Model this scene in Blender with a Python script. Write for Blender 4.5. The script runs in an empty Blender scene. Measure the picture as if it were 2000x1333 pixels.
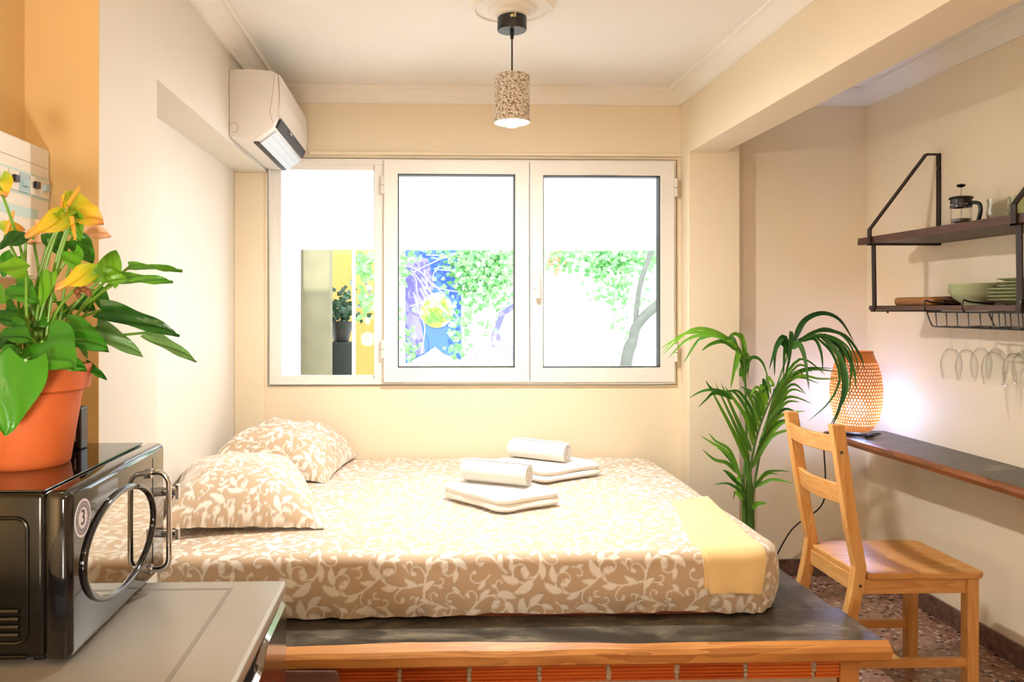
import bpy, bmesh, math, random
import numpy as np
from mathutils import Vector, Matrix, noise as mnoise

random.seed(7)
rng = np.random.default_rng(11)
scene = bpy.context.scene
COL = scene.collection

# ------------------------------------------------------------------ camera
F = 1550.0                       # focal length in pixels of the 2000 x 1333 frame
TH = math.radians(1.8)           # small turn to the right
VPX, VPY, H = 825.0, 600.0, 1.356
PX = VPX + F * math.tan(TH)
CT, ST = math.cos(TH), math.sin(TH)
cam_d = bpy.data.cameras.new('camera')
cam_d.sensor_fit = 'HORIZONTAL'
cam_d.sensor_width = 36.0
cam_d.lens = F / 2000.0 * 36.0
cam_d.shift_x = (1000.0 - PX) / 2000.0
cam_d.shift_y = (VPY - 666.5) / 2000.0
cam_d.clip_start = 0.02
cam = bpy.data.objects.new('camera', cam_d)
COL.objects.link(cam)
cam.location = (0, 0, H)
cam.rotation_euler = (math.pi / 2, 0, -TH)
scene.camera = cam

# ------------------------------------------------------------------ world, sun, exposure
world = bpy.data.worlds.new('overcast_sky')
scene.world = world
world.use_nodes = True
bg = world.node_tree.nodes['Background']
bg.inputs[0].default_value = (0.86, 0.93, 1.0, 1)
bg.inputs[1].default_value = 5.0
sun_d = bpy.data.lights.new('sun', 'SUN')
sun_d.energy = 6.0
sun_d.angle = 0.03
sun_d.color = (1.0, 0.97, 0.92)
sun = bpy.data.objects.new('sun', sun_d)
COL.objects.link(sun)
sun.rotation_euler = (math.radians(48), 0, math.radians(-12))   # from behind the house on to the garden wall
sun.location = (0, -2, 8)

scene.view_settings.view_transform = 'Standard'
scene.view_settings.look = 'None'
scene.view_settings.gamma = 1.0
scene.view_settings.use_curve_mapping = False
scene.view_settings.exposure = 0.3
scene.cycles.use_denoising = True
scene.cycles.caustics_reflective = False
scene.cycles.caustics_refractive = False
scene.cycles.use_adaptive_sampling = True
scene.cycles.adaptive_threshold = 0.06
scene.cycles.max_bounces = 6
scene.cycles.diffuse_bounces = 4
scene.cycles.transparent_max_bounces = 14
scene.cycles.sample_clamp_indirect = 6.0

# power of the lamps the room has (strength of the glowing surfaces)
E_PENDANT, E_TABLE, E_CEIL, E_SCONCE, E_COUNTER = 1350.0, 210.0, 48.0, 22.0, 160.0

# ------------------------------------------------------------------ pixel helpers (direction from the photo, distance from what it touches)
def ray(px, py):
    u = (px - PX) / F; v = (VPY - py) / F
    return Vector((u * CT + ST, -u * ST + CT, v))
def at_y(px, py, Y):
    d = ray(px, py); t = Y / d.y
    return Vector((d.x * t, Y, H + d.z * t))
def at_x(px, py, X):
    d = ray(px, py); t = X / d.x
    return Vector((X, d.y * t, H + d.z * t))
def at_z(px, py, Z):
    d = ray(px, py); t = (Z - H) / d.z
    return Vector((d.x * t, d.y * t, Z))

# ------------------------------------------------------------------ materials
def lin(c):
    if isinstance(c, str):
        c = c.lstrip('#'); c = [int(c[i:i + 2], 16) / 255 for i in (0, 2, 4)]
    return tuple((x / 12.92 if x <= .04045 else ((x + .055) / 1.055) ** 2.4) for x in c[:3]) + (1.0,)
MATS = {}
class NT:
    def __init__(s, name):
        s.m = bpy.data.materials.new(name); s.m.use_nodes = True
        s.t = s.m.node_tree; s.n = s.t.nodes; s.b = s.n['Principled BSDF']
        MATS[name] = s.m
        s._tc = None
    def add(s, typ, **kw):
        nd = s.n.new(typ)
        for k, v in kw.items():
            if k in nd.inputs: nd.inputs[k].default_value = v
            else: setattr(nd, k, v)
        return nd
    def link(s, a, b): s.t.links.new(a, b)
    def coord(s, scale=(1, 1, 1), which='Object'):
        if s._tc is None: s._tc = s.add('ShaderNodeTexCoord')
        mp = s.add('ShaderNodeMapping'); mp.inputs['Scale'].default_value = scale
        s.link(s._tc.outputs[which], mp.inputs['Vector'])
        return mp.outputs['Vector']
    def noise(s, scale, detail=4, vec=None, rough=.55, dist=0):
        nd = s.add('ShaderNodeTexNoise'); nd.inputs['Scale'].default_value = scale
        nd.inputs['Detail'].default_value = detail; nd.inputs['Roughness'].default_value = rough
        nd.inputs['Distortion'].default_value = dist
        s.link(vec if vec is not None else s.coord(), nd.inputs['Vector'])
        return nd.outputs['Fac']
    def vor(s, scale, vec=None, out='Distance', feature='F1'):
        nd = s.add('ShaderNodeTexVoronoi'); nd.feature = feature; nd.inputs['Scale'].default_value = scale
        s.link(vec if vec is not None else s.coord(), nd.inputs['Vector'])
        return nd.outputs[out]
    def ramp(s, fac, stops):
        nd = s.add('ShaderNodeValToRGB'); cr = nd.color_ramp
        while len(cr.elements) < len(stops): cr.elements.new(.5)
        for e, (p, c) in zip(cr.elements, stops):
            e.position = p; e.color = lin(c) if isinstance(c, str) else (c if len(c) == 4 else tuple(c) + (1,))
        s.link(fac, nd.inputs['Fac']); return nd.outputs['Color']
    def mix(s, fac, a, b, mode='MIX'):
        nd = s.add('ShaderNodeMix'); nd.data_type = 'RGBA'; nd.blend_type = mode
        for sock, v in ((nd.inputs[0], fac), (nd.inputs[6], a), (nd.inputs[7], b)):
            if hasattr(v, 'is_output') or isinstance(v, bpy.types.NodeSocket): s.link(v, sock)
            elif isinstance(v, str): sock.default_value = lin(v)
            else: sock.default_value = v
        return nd.outputs[2]
    def math(s, op, a, b=0.0):
        nd = s.add('ShaderNodeMath'); nd.operation = op
        for sock, v in ((nd.inputs[0], a), (nd.inputs[1], b)):
            if isinstance(v, bpy.types.NodeSocket): s.link(v, sock)
            else: sock.default_value = v
        return nd.outputs[0]
    def color(s, c):
        if isinstance(c, bpy.types.NodeSocket): s.link(c, s.b.inputs['Base Color'])
        else: s.b.inputs['Base Color'].default_value = lin(c) if isinstance(c, str) else c
    def set(s, **kw):
        for k, v in kw.items():
            k = {'rough': 'Roughness', 'metal': 'Metallic', 'spec': 'Specular IOR Level', 'coat': 'Coat Weight', 'coatr': 'Coat Roughness',
                 'trans': 'Transmission Weight', 'sheen': 'Sheen Weight', 'ior': 'IOR'}[k]
            if isinstance(v, bpy.types.NodeSocket): s.link(v, s.b.inputs[k])
            else: s.b.inputs[k].default_value = v
    def bump(s, h, strength=.2, dist=.01):
        nd = s.add('ShaderNodeBump'); nd.inputs['Strength'].default_value = strength; nd.inputs['Distance'].default_value = dist
        s.link(h, nd.inputs['Height']); s.link(nd.outputs['Normal'], s.b.inputs['Normal'])
    def rand(s):
        return s.add('ShaderNodeObjectInfo').outputs['Random']

def plain(name, c, rough=.5, metal=0., var=.06, nscale=14, spec=.5, coat=0., bump=0., bscale=60):
    n = NT(name); cl = lin(c) if isinstance(c, str) else c
    dk = tuple(x * (1 - var) for x in cl[:3]) + (1,); lt = tuple(min(1, x * (1 + var)) for x in cl[:3]) + (1,)
    n.color(n.mix(n.noise(nscale), dk, lt)); n.set(rough=rough, metal=metal, spec=spec, coat=coat)
    if bump: n.bump(n.noise(bscale, 5), bump, .004)
    return n.m

def wood(name, dark, light, axis='X', scale=9, rough=.45, knots=True, coat=0., vary=.0):
    n = NT(name)
    sc = {'X': (.09, 1, 1), 'Y': (1, .09, 1), 'Z': (1, 1, .09)}[axis]
    v = n.coord(sc)
    g = n.noise(scale * 7, 3, v, .6, 1.2)
    big = n.noise(scale, 3, v, .5, 2.0)
    rings = n.math('FRACT', n.math('MULTIPLY', big, 7.0))
    f = n.math('ADD', n.math('MULTIPLY', g, .55), n.math('MULTIPLY', rings, .35))
    c = n.ramp(f, [(.15, light), (.85, dark)])
    if vary:
        r = n.rand(); c = n.mix(n.math('MULTIPLY', r, vary), c, dark)
    n.color(c); n.set(rough=rough, coat=coat); n.bump(f, .08, .002)
    return n.m

def emit(name, c, strength):
    n = NT(name); e = n.add('ShaderNodeEmission'); e.inputs[0].default_value = lin(c); e.inputs[1].default_value = strength
    n.link(e.outputs[0], n.n['Material Output'].inputs[0]); n.n.remove(n.b)
    return n.m

def clear_glass(name, tint=(1, 1, 1, 1), edge=.55, ior=1.45):
    n = NT(name)
    t = n.add('ShaderNodeBsdfTransparent'); t.inputs[0].default_value = tint
    g = n.add('ShaderNodeBsdfGlossy'); g.inputs['Roughness'].default_value = .02
    fr = n.add('ShaderNodeLayerWeight'); fr.inputs['Blend'].default_value = edge
    mx = n.add('ShaderNodeMixShader')
    n.link(n.math('MULTIPLY', n.math('POWER', fr.outputs['Facing'], 2.2) if edge > .4 else fr.outputs['Fresnel'], .7 if edge > .4 else .6), mx.inputs[0])
    n.link(t.outputs[0], mx.inputs[1]); n.link(g.outputs[0], mx.inputs[2])
    n.link(mx.outputs[0], n.n['Material Output'].inputs[0]); n.n.remove(n.b)
    return n.m

def leafmat(name, dark, light, rough=.35, vary=.5, trans=.25):
    n = NT(name); r = n.rand()
    f = n.math('ADD', n.math('MULTIPLY', r, vary), n.math('MULTIPLY', n.noise(18), 1 - vary))
    c = n.ramp(f, [(.15, dark), (.85, light)])
    n.color(c); n.set(rough=rough)
    tr = n.add('ShaderNodeBsdfTranslucent'); n.link(c, tr.inputs[0])
    mx = n.add('ShaderNodeMixShader'); mx.inputs[0].default_value = trans
    n.link(n.b.outputs[0], mx.inputs[1]); n.link(tr.outputs[0], mx.inputs[2]); n.link(mx.outputs[0], n.n['Material Output'].inputs[0])
    return n.m

# ---- surfaces
def make_materials():
    n = NT('cream_paint'); n.color(n.mix(n.noise(3, 3), '#EFE0C3', '#F2E4CA')); n.set(rough=.55, spec=.3); n.bump(n.noise(40, 4), .05, .004)
    n = NT('offwhite_paint'); n.color(n.mix(n.noise(3, 3), '#E2DBCE', '#E6DFD3')); n.set(rough=.55, spec=.3); n.bump(n.noise(40, 4), .05, .004)
    n = NT('yellow_paint'); n.color(n.mix(n.noise(3, 3), '#DFBD86', '#E4C48E')); n.set(rough=.55, spec=.3); n.bump(n.noise(40, 4), .05, .004)
    n = NT('ceiling_paint'); n.color(n.mix(n.noise(2, 2), '#F4F1EB', '#F6F3EE')); n.set(rough=.7, spec=.2)
    plain('white_plaster', '#F1EBE0', .6, var=.02)
    n = NT('terrazzo')
    v = n.coord()
    base = n.ramp(n.noise(30, 4, v), [(.3, '#86604F'), (.7, '#A98270')])
    c1 = n.vor(52, v, 'Color'); e1 = n.vor(52, v, 'Distance')
    sep = n.add('ShaderNodeSeparateColor'); n.link(c1, sep.inputs[0])
    chip = n.ramp(sep.outputs[0], [(0, '#2A1E1C'), (.16, '#3A2823'), (.2, '#8B6154'), (.6, '#AC8676'), (.85, '#C4A796'), (1, '#DCCABA')])
    inside = n.ramp(e1, [(.0, (1, 1, 1, 1)), (.42, (1, 1, 1, 1)), (.5, (0, 0, 0, 1))])
    n.color(n.mix(inside, base, chip)); n.set(rough=.25, spec=.5)
    n = NT('baseboard_stone'); n.color(n.ramp(n.noise(45, 4), [(.3, '#4B332C'), (.7, '#7D6154')])); n.set(rough=.3)
    n = NT('chalkboard_paint')
    sm = n.noise(3.2, 6, n.coord((1, 2.2, 1)), .7, .6)
    sc = n.noise(60, 2, n.coord((.25, 3, 1)), .5, 2.5)
    f = n.math('ADD', n.math('MULTIPLY', sm, .8), n.math('MULTIPLY', sc, .2))
    n.color(n.ramp(f, [(.40, '#24221E'), (.48, '#3A362E'), (.55, '#575144'), (.63, '#857C69')])); n.set(rough=n.math('ADD', n.math('MULTIPLY', sm, .3), .24), spec=.4)
    wood('raw_edge_wood', '#9A5A26', '#D79A52', 'X', 5, .5)
    wood('pine', '#CF8C45', '#EBB873', 'Z', 7, .38)
    wood('pine_flat', '#C58440', '#E6B06C', 'X', 7, .35)
    wood('pine_rail', '#CF8C45', '#EBB873', 'Y', 7, .38)
    wood('walnut_board', '#2C1811', '#5A3626', 'Y', 9, .5)
    wood('desk_edge', '#5B3017', '#9A5C2E', 'Y', 7, .5)
    wood('chopping_wood', '#6B3F1D', '#A87038', 'Y', 14, .5)
    wood('dark_chopping_wood', '#3A2013', '#63391F', 'Y', 14, .5)
    n = NT('clay_brick')
    f = n.noise(9, 5, n.coord((.35, 1, 3))); r = n.rand()
    c = n.ramp(n.math('ADD', n.math('MULTIPLY', f, .7), n.math('MULTIPLY', r, .3)), [(.2, '#A8461C'), (.5, '#CF6527'), (.85, '#E38542')])
    n.color(c); n.set(rough=.75, spec=.2); n.bump(n.noise(90, 4), .25, .003)
    plain('mortar', '#B9A48A', .9, var=.25, nscale=50, bump=.6, bscale=120)
    n = NT('sheet_print')
    at = n.add('ShaderNodeAttribute'); at.attribute_name = 'print'
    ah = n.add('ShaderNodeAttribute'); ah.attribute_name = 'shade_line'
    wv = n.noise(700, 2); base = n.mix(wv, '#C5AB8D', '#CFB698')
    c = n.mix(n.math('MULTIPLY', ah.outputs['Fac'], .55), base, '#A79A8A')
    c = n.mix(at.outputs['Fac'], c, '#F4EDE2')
    n.color(c); n.set(rough=.7, spec=.3, sheen=.35); n.bump(n.noise(14, 4), .12, .01)
    n = NT('mattress_cloth'); n.color(n.mix(n.noise(60), '#7E3A24', '#96492C')); n.set(rough=.8)
    n = NT('white_terry'); n.color(n.mix(n.noise(50), '#F3EEE6', '#F8F4EE')); n.set(rough=.95, spec=.1, sheen=.4); n.bump(n.noise(420, 3), .5, .004)
    n = NT('yellow_terry'); n.color(n.mix(n.noise(30, 4, n.coord((.4, 1, 1))), '#EFCD8E', '#F4D89E')); n.set(rough=.95, spec=.1, sheen=.4); n.bump(n.noise(380, 3, n.coord((1, .3, .3))), .5, .003)
    plain('window_white', '#EFEBE4', .32, var=.02, spec=.5)
    plain('gasket', '#22282A', .5)
    plain('hinge_white', '#E2DDD4', .4, var=.03)
    clear_glass('window_glass', (.96, .985, 1, 1), .12)
    clear_glass('drink_glass', (.985, .988, .985, 1), .45)
    clear_glass('green_drink_glass', (.86, .90, .76, 1), .6)
    clear_glass('tumbler_glass', (.90, .905, .88, 1), .7)
    plain('plastic_white', '#EDE7E2', .35, var=.02)
    plain('vent_blue_grey', '#C9D0D8', .4, var=.08, nscale=60)
    plain('black_slot', '#20262C', .5)
    plain('seam_brown', '#B39F92', .6)
    plain('logo_grey', '#B3A898', .4)
    plain('black_metal', '#0E0E10', .38, .0, spec=.6)
    plain('black_strap', '#2B211E', .5, .3)
    plain('black_cord', '#191413', .55)
    n = NT('granite_shade')
    d = n.vor(230, None, 'Color'); sp = n.add('ShaderNodeSeparateColor'); n.link(d, sp.inputs[0])
    n.color(n.ramp(sp.outputs[0], [(0, '#5E4C3C'), (.12, '#7E6A56'), (.25, '#BBA78F'), (.5, '#DCD0BD'), (1, '#F0E9DC')])); n.set(rough=.6); n.bump(n.vor(230), .3, .002)
    emit('pendant_glow', '#FFFAF4', E_PENDANT)
    emit('table_glow', '#9FBEFF', E_TABLE)
    emit('ceiling_globe_glow', '#FFDFB6', E_CEIL)
    emit('sconce_glow', '#FFE2B8', E_SCONCE)
    emit('counter_glow', '#FFF8F0', E_COUNTER)
    plain('brass_screw', '#D9CFA0', .35, .6)
    n = NT('bamboo_shade')
    c = n.mix(n.noise(120, 3, n.coord((1, 1, 3))), '#A85A22', '#D08238'); n.color(c); n.set(rough=.5)
    tr = n.add('ShaderNodeBsdfTranslucent'); n.link(c, tr.inputs[0])
    mx = n.add('ShaderNodeMixShader'); mx.inputs[0].default_value = .08
    n.link(n.b.outputs[0], mx.inputs[1]); n.link(tr.outputs[0], mx.inputs[2]); n.link(mx.outputs[0], n.n['Material Output'].inputs[0])
    plain('terracotta', '#D5682F', .62, var=.12, nscale=20, bump=.12)
    plain('soil', '#2A1D14', .95, var=.4, nscale=60, bump=.8)
    leafmat('anthurium_green', '#12520F', '#4A9A20', .28)
    leafmat('anthurium_bright', '#3F8F1A', '#8CC62A', .32)
    leafmat('anthurium_variegated', '#2A6A26', '#9CCB78', .3, .25)
    n = NT('spathe_yellow')
    tc = n.add('ShaderNodeAttribute'); tc.attribute_name = 'along'
    c = n.ramp(tc.outputs['Fac'], [(.0, '#86B01C'), (.3, '#CFC41C'), (.65, '#F0C634'), (1, '#F2AE72')]); n.color(c); n.set(rough=.35)
    tr = n.add('ShaderNodeBsdfTranslucent'); n.link(c, tr.inputs[0]); mx = n.add('ShaderNodeMixShader'); mx.inputs[0].default_value = .3
    n.link(n.b.outputs[0], mx.inputs[1]); n.link(tr.outputs[0], mx.inputs[2]); n.link(mx.outputs[0], n.n['Material Output'].inputs[0])
    plain('spathe_peach', '#F3C49C', .4, var=.1)
    plain('spadix_orange', '#EFA22A', .5, var=.12)
    plain('petiole_green', '#6C9C2C', .4, var=.2)
    plain('dry_brown', '#7A4A22', .7, var=.3)
    leafmat('palm_green', '#2A6E1A', '#7CB832', .32, .7)
    leafmat('palm_dark', '#17421C', '#3F7A2A', .35, .7)
    plain('palm_stem', '#4C7A2E', .45, var=.2)
    plain('pot_grey', '#5A524A', .6)
    plain('microwave_black', '#0B0A0A', .06, var=.0, spec=.55, coat=.35)
    n = NT('microwave_side'); n.color('#2A261E'); n.set(rough=.22, metal=.75, spec=.6)
    plain('mirror_window', '#B9B4AA', .03, 1.0, var=0)
    plain('chrome', '#DCDCE0', .06, 1.0, var=0)
    plain('sticker_white', '#E6DDE2', .5, var=.02)
    plain('sticker_grey', '#7F7882', .5, var=.02)
    plain('sticker_ink', '#2A2830', .5, var=.02)
    n = NT('fridge_top'); n.color(n.mix(n.noise(8), '#A39C90', '#ABA498')); n.set(rough=.35, metal=.25)
    n = NT('fridge_door'); n.color('#8F8478'); n.set(rough=.12, metal=.85)
    plain('fridge_dark', '#15130F', .4)
    plain('fridge_line', '#8D867B', .5)
    plain('box_black', '#14161A', .35)
    plain('fuse_white', '#E9E3D6', .4, var=.03)
    plain('fuse_blue', '#A9C4CC', .4, var=.1); plain('fuse_dark', '#1C1A22', .4); plain('fuse_red', '#D8303A', .4); plain('fuse_navy', '#5A5F9A', .4); plain('fuse_teal', '#BFD9D6', .5)
    plain('sage_ceramic', '#B7BD94', .25, var=.05, coat=.4)
    plain('coffee_lid', '#0D0C0C', .3)
    plain('steel_mesh', '#6A6460', .35, .8)
    plain('metal_plate_brown', '#6A4A40', .45, .3, var=.25, nscale=18)
    # outdoors
    n = NT('awning_cloth'); n.color('#F4F4F4'); n.set(rough=.9)
    tr = n.add('ShaderNodeBsdfTranslucent'); tr.inputs[0].default_value = (.95, .96, .98, 1)
    mx = n.add('ShaderNodeMixShader'); mx.inputs[0].default_value = .5
    n.link(n.b.outputs[0], mx.inputs[1]); n.link(tr.outputs[0], mx.inputs[2]); n.link(mx.outputs[0], n.n['Material Output'].inputs[0])
    plain('garden_white', '#F2F2F4', .8, var=.03)
    plain('garden_paving', '#D8D4CC', .85, var=.1)
    plain('mural_blue', '#4468CC', .7, var=.25, nscale=4); plain('mural_violet', '#7F78C8', .7, var=.2, nscale=4)
    n = NT('mural_planet'); n.color(n.ramp(n.noise(4, 4), [(.3, '#2E9A4A'), (.5, '#9CD048'), (.62, '#EDF6E8'), (.8, '#5CC4B8')])); n.set(rough=.7)
    plain('concrete_pillar', '#7A7358', .9, var=.3, nscale=6)
    plain('orange_wall', '#B98A44', .8, var=.1)
    plain('dark_pot', '#1D1A14', .5); plain('dark_pedestal', '#1A2420', .5)
    leafmat('ivy_leaf', '#2F8048', '#A8E08A', .4, .2)
    leafmat('shrub_leaf', '#16301C', '#2E5030', .4)
    plain('ivy_stem', '#8A8478', .8); plain('bark_grey', '#55574F', .9, var=.3); plain('rust_flower', '#B07A58', .8)
make_materials()

# ------------------------------------------------------------------ mesh helpers
ORG = {}
def thing(name, label, cat, loc=(0, 0, 0), group=None):
    o = bpy.data.objects.new(name, None); o.empty_display_size = .05
    COL.objects.link(o); o.location = loc
    ORG[o] = Vector(loc); o['label'] = label; o['category'] = cat
    if group: o['group'] = group
    return o
def tag(o, label, cat, group=None):
    o['label'] = label; o['category'] = cat
    if group: o['group'] = group
    return o
def inst(name, mesh, parent=None, loc=(0, 0, 0), rot=(0, 0, 0), scale=(1, 1, 1)):
    """loc in world axes"""
    o = bpy.data.objects.new(name, mesh); COL.objects.link(o)
    L = Vector(loc)
    if parent is not None:
        o.parent = parent; o.location = L - ORG[parent]
    else: o.location = L
    ORG[o] = L; o.rotation_euler = rot; o.scale = scale
    return o

class MB:
    def __init__(s): s.v = []; s.f = []; s.attr = {}
    def box(s, x0, x1, y0, y1, z0, z1):
        b = len(s.v)
        s.v += [(x, y, z) for z in (z0, z1) for y in (y0, y1) for x in (x0, x1)]
        s.f += [[b + i for i in q] for q in ((0, 2, 3, 1), (4, 5, 7, 6), (0, 1, 5, 4), (2, 6, 7, 3), (0, 4, 6, 2), (1, 3, 7, 5))]
        return s
    def tube(s, pts, r, n=8, cap=True, closed=False, flat=1.0):
        pts = [Vector(p) for p in pts]; m = len(pts); b = len(s.v); up = None
        for i, p in enumerate(pts):
            if closed: t = pts[(i + 1) % m] - pts[i - 1]
            else: t = pts[min(i + 1, m - 1)] - pts[max(i - 1, 0)]
            if t.length < 1e-9: t = Vector((0, 0, 1))
            t.normalize()
            if up is None:
                a = Vector((0, 0, 1)) if abs(t.z) < .9 else Vector((1, 0, 0)); up = (a - t * a.dot(t)).normalized()
            else:
                up = up - t * up.dot(t)
                up = up.normalized() if up.length > 1e-6 else Vector((1, 0, 0))
            sd = t.cross(up); rr = r[i] if hasattr(r, '__len__') else r
            for k in range(n):
                a = 2 * math.pi * k / n
                q = p + up * (math.cos(a) * rr) + sd * (math.sin(a) * rr * flat); s.v.append(tuple(q))
        for i in range(m if closed else m - 1):
            j = (i + 1) % m
            for k in range(n):
                l = (k + 1) % n; s.f.append([b + i * n + k, b + i * n + l, b + j * n + l, b + j * n + k])
        if cap and not closed:
            s.f.append([b + k for k in range(n)][::-1]); s.f.append([b + (m - 1) * n + k for k in range(n)])
        return s
    def lathe(s, prof, c=(0, 0, 0), n=24, closed=False):
        b = len(s.v); m = len(prof)
        for r, z in prof:
            for k in range(n):
                a = 2 * math.pi * k / n; s.v.append((c[0] + r * math.cos(a), c[1] + r * math.sin(a), c[2] + z))
        for i in range(m if closed else m - 1):
            j = (i + 1) % m
            for k in range(n):
                l = (k + 1) % n; s.f.append([b + i * n + k, b + i * n + l, b + j * n + l, b + j * n + k])
        if not closed:
            if prof[0][0] > 1e-6: s.f.append([b + k for k in range(n)][::-1])
            if prof[-1][0] > 1e-6: s.f.append([b + (m - 1) * n + k for k in range(n)])
        return s
    def sweep(s, sections):
        """list of equal-length closed loops -> skinned solid with end caps"""
        b = len(s.v); n = len(sections[0])
        for sec in sections: s.v += [tuple(p) for p in sec]
        for i in range(len(sections) - 1):
            for k in range(n):
                l = (k + 1) % n; s.f.append([b + i * n + k, b + i * n + l, b + (i + 1) * n + l, b + (i + 1) * n + k])
        s.f.append([b + k for k in range(n)][::-1]); s.f.append([b + (len(sections) - 1) * n + k for k in range(n)])
        return s
    def prism(s, poly, axis, a, b_):
        """poly of 2-D points in the two other axes, extruded along axis from a to b_"""
        def P(p, t): return {'X': (t, p[0], p[1]), 'Y': (p[0], t, p[1]), 'Z': (p[0], p[1], t)}[axis]
        return s.sweep([[P(p, a) for p in poly], [P(p, b_) for p in poly]])
    def sphere(s, c, r, n=16, m=10, sz=1.0):
        return s.lathe([(max(r * math.sin(math.pi * i / m), 0), -r * sz * math.cos(math.pi * i / m)) for i in range(m + 1)], c, n)
    def mesh(s, name, mat, smooth=False, org=Vector((0, 0, 0)), bevel=0., seg=2, ang=40):
        me = bpy.data.meshes.new(name)
        me.from_pydata([tuple(Vector(p) - org) for p in s.v], [], s.f)
        bm = bmesh.new(); bm.from_mesh(me)
        bmesh.ops.remove_doubles(bm, verts=bm.verts, dist=1e-6)
        bmesh.ops.recalc_face_normals(bm, faces=bm.faces)
        if bevel:
            es = [e for e in bm.edges if len(e.link_faces) == 2 and e.calc_face_angle(0) > math.radians(ang)]
            bmesh.ops.bevel(bm, geom=es, offset=bevel, segments=seg, affect='EDGES', profile=.5, clamp_overlap=True)
        if smooth:
            for f in bm.faces: f.smooth = True
            for e in bm.edges:
                if len(e.link_faces) == 2 and e.calc_face_angle(0) > math.radians(42): e.smooth = False
        bm.to_mesh(me); bm.free()
        me.materials.append(MATS[mat]); return me
    def build(s, name, mat, parent=None, smooth=False, bevel=0., seg=2, loc=None, ang=40):
        L = Vector(loc) if loc is not None else (ORG[parent] if parent is not None else Vector((0, 0, 0)))
        return inst(name, s.mesh(name, mat, smooth, L, bevel, seg, ang), parent, L)

def struct(name, mb, mat, parent=None, **kw):
    o = mb.build(name, mat, parent, **kw)
    if parent is None: o['kind'] = 'structure'
    return o
def catmull(pts, n=6):
    pts = [Vector(p) for p in pts]; out = []
    for i in range(len(pts) - 1):
        p0 = pts[max(i - 1, 0)]; p1 = pts[i]; p2 = pts[i + 1]; p3 = pts[min(i + 2, len(pts) - 1)]
        for k in range(n):
            t = k / n
            out.append(.5 * ((2 * p1) + (p2 - p0) * t + (2 * p0 - 5 * p1 + 4 * p2 - p3) * t * t + (3 * p1 - p0 - 3 * p2 + p3) * t ** 3))
    out.append(pts[-1]); return out
def vn(x, y=0., z=0.): return mnoise.noise(Vector((x, y, z)))

# ------------------------------------------------------------------ the room
XR, YB, YA = 2.25, 3.97, 3.95            # right wall, window wall, alcove wall
XU, XN, XK = -.775, -.93, -.949          # left wall upper face, niche face, kitchen wall
ZC, ZS = 2.45, 2.022                     # ceiling, niche soffit
YF = -1.7                                # wall behind the photographer
W = 'cream_paint'
struct('floor', MB().box(-1.15, 2.45, YF - .1, 4.15, -.06, 0), 'terrazzo')
struct('ceiling', MB().box(-1.15, 2.45, YF - .1, 4.15, ZC, ZC + .15), 'ceiling_paint')
struct('wall_left', MB().box(-1.15, XK, YF, 1.925, 0, ZC), 'yellow_paint')
struct('wall_left_return', MB().box(-1.15, XU, 1.925, 1.93, 0, ZC), 'yellow_paint')
struct('wall_left_pier', MB().box(-1.15, XU, 1.93, 2.343, 0, ZC), 'offwhite_paint')
struct('wall_left_upper', MB().box(-1.15, XU, 2.343, 4.12, ZS, ZC), 'offwhite_paint')
struct('wall_left_niche', MB().box(-1.15, XN, 2.343, 4.12, 0, ZS), 'offwhite_paint')
struct('wall_right', MB().box(XR, XR + .15, YF, 4.12, 0, ZC), W)
struct('wall_front', MB().box(-1.15, 2.45, YF - .12, YF, 0, ZC), W)
wx0, wx1, wz0, wz1 = -.77, 1.285, .962, 2.10
mb = MB()
mb.box(-1.15, wx0, YB, 4.12, 0, ZC); mb.box(wx1, 1.35, YB, 4.12, 0, ZC)
mb.box(wx0, wx1, YB, 4.12, 0, wz0); mb.box(wx0, wx1, YB, 4.12, wz1, ZC)
struct('wall_back', mb, W)
struct('wall_back_pilaster', MB().box(XN, -.785, YB - .022, YB, 0, ZS), W, bevel=.004)
struct('wall_alcove', MB().box(1.5, 2.45, YA, 4.12, 0, ZC), W)
struct('wall_column', MB().box(1.304, 1.558, 3.85, 4.12, 0, ZC), W, bevel=.004)
struct('wall_beam', MB().box(1.304, 1.484, YF, 3.86, 2.115, ZC), W, bevel=.004)

def cornice(name, p0, p1, inward, w=.085, h=.078):
    p0 = Vector(p0); p1 = Vector(p1); n = Vector(inward)
    prof = [(0, 0), (0, -h), (.012, -h), (.016, -h + .012), (.03, -h + .03), (.052, -.026), (.062, -.02), (w - .01, -.014), (w - .006, -.02), (w, -.012), (w, 0)]
    secs = [[(p.x + n.x * a, p.y + n.y * a, ZC + b) for a, b in prof] for p in (p0, p1)]
    struct(name, MB().sweep(secs), 'white_plaster')
cornice('trim_1', (XU, YB, 0), (1.304, YB, 0), (0, -1, 0))
cornice('trim_2', (XU, YF, 0), (XU, YB, 0), (1, 0, 0))
cornice('trim_3', (1.304, YF, 0), (1.304, YB, 0), (-1, 0, 0))
cornice('trim_4', (1.484, YA, 0), (XR, YA, 0), (0, -1, 0))
cornice('trim_5', (XR, YF, 0), (XR, YA, 0), (-1, 0, 0))
cornice('trim_6', (1.484, YF, 0), (1.484, 3.86, 0), (1, 0, 0))
struct('baseboard_right', MB().box(XR - .014, XR, YF, YA, 0, .085), 'baseboard_stone', bevel=.003)
struct('baseboard_alcove', MB().box(1.558, XR - .014, YA - .014, YA, 0, .085), 'baseboard_stone', bevel=.003)
# ledge above the window, and sill line below
struct('trim_7', MB().box(-.56, 1.304, YB - .02, YB, wz1 + .012, wz1 + .03), 'cream_paint', bevel=.004)
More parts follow.
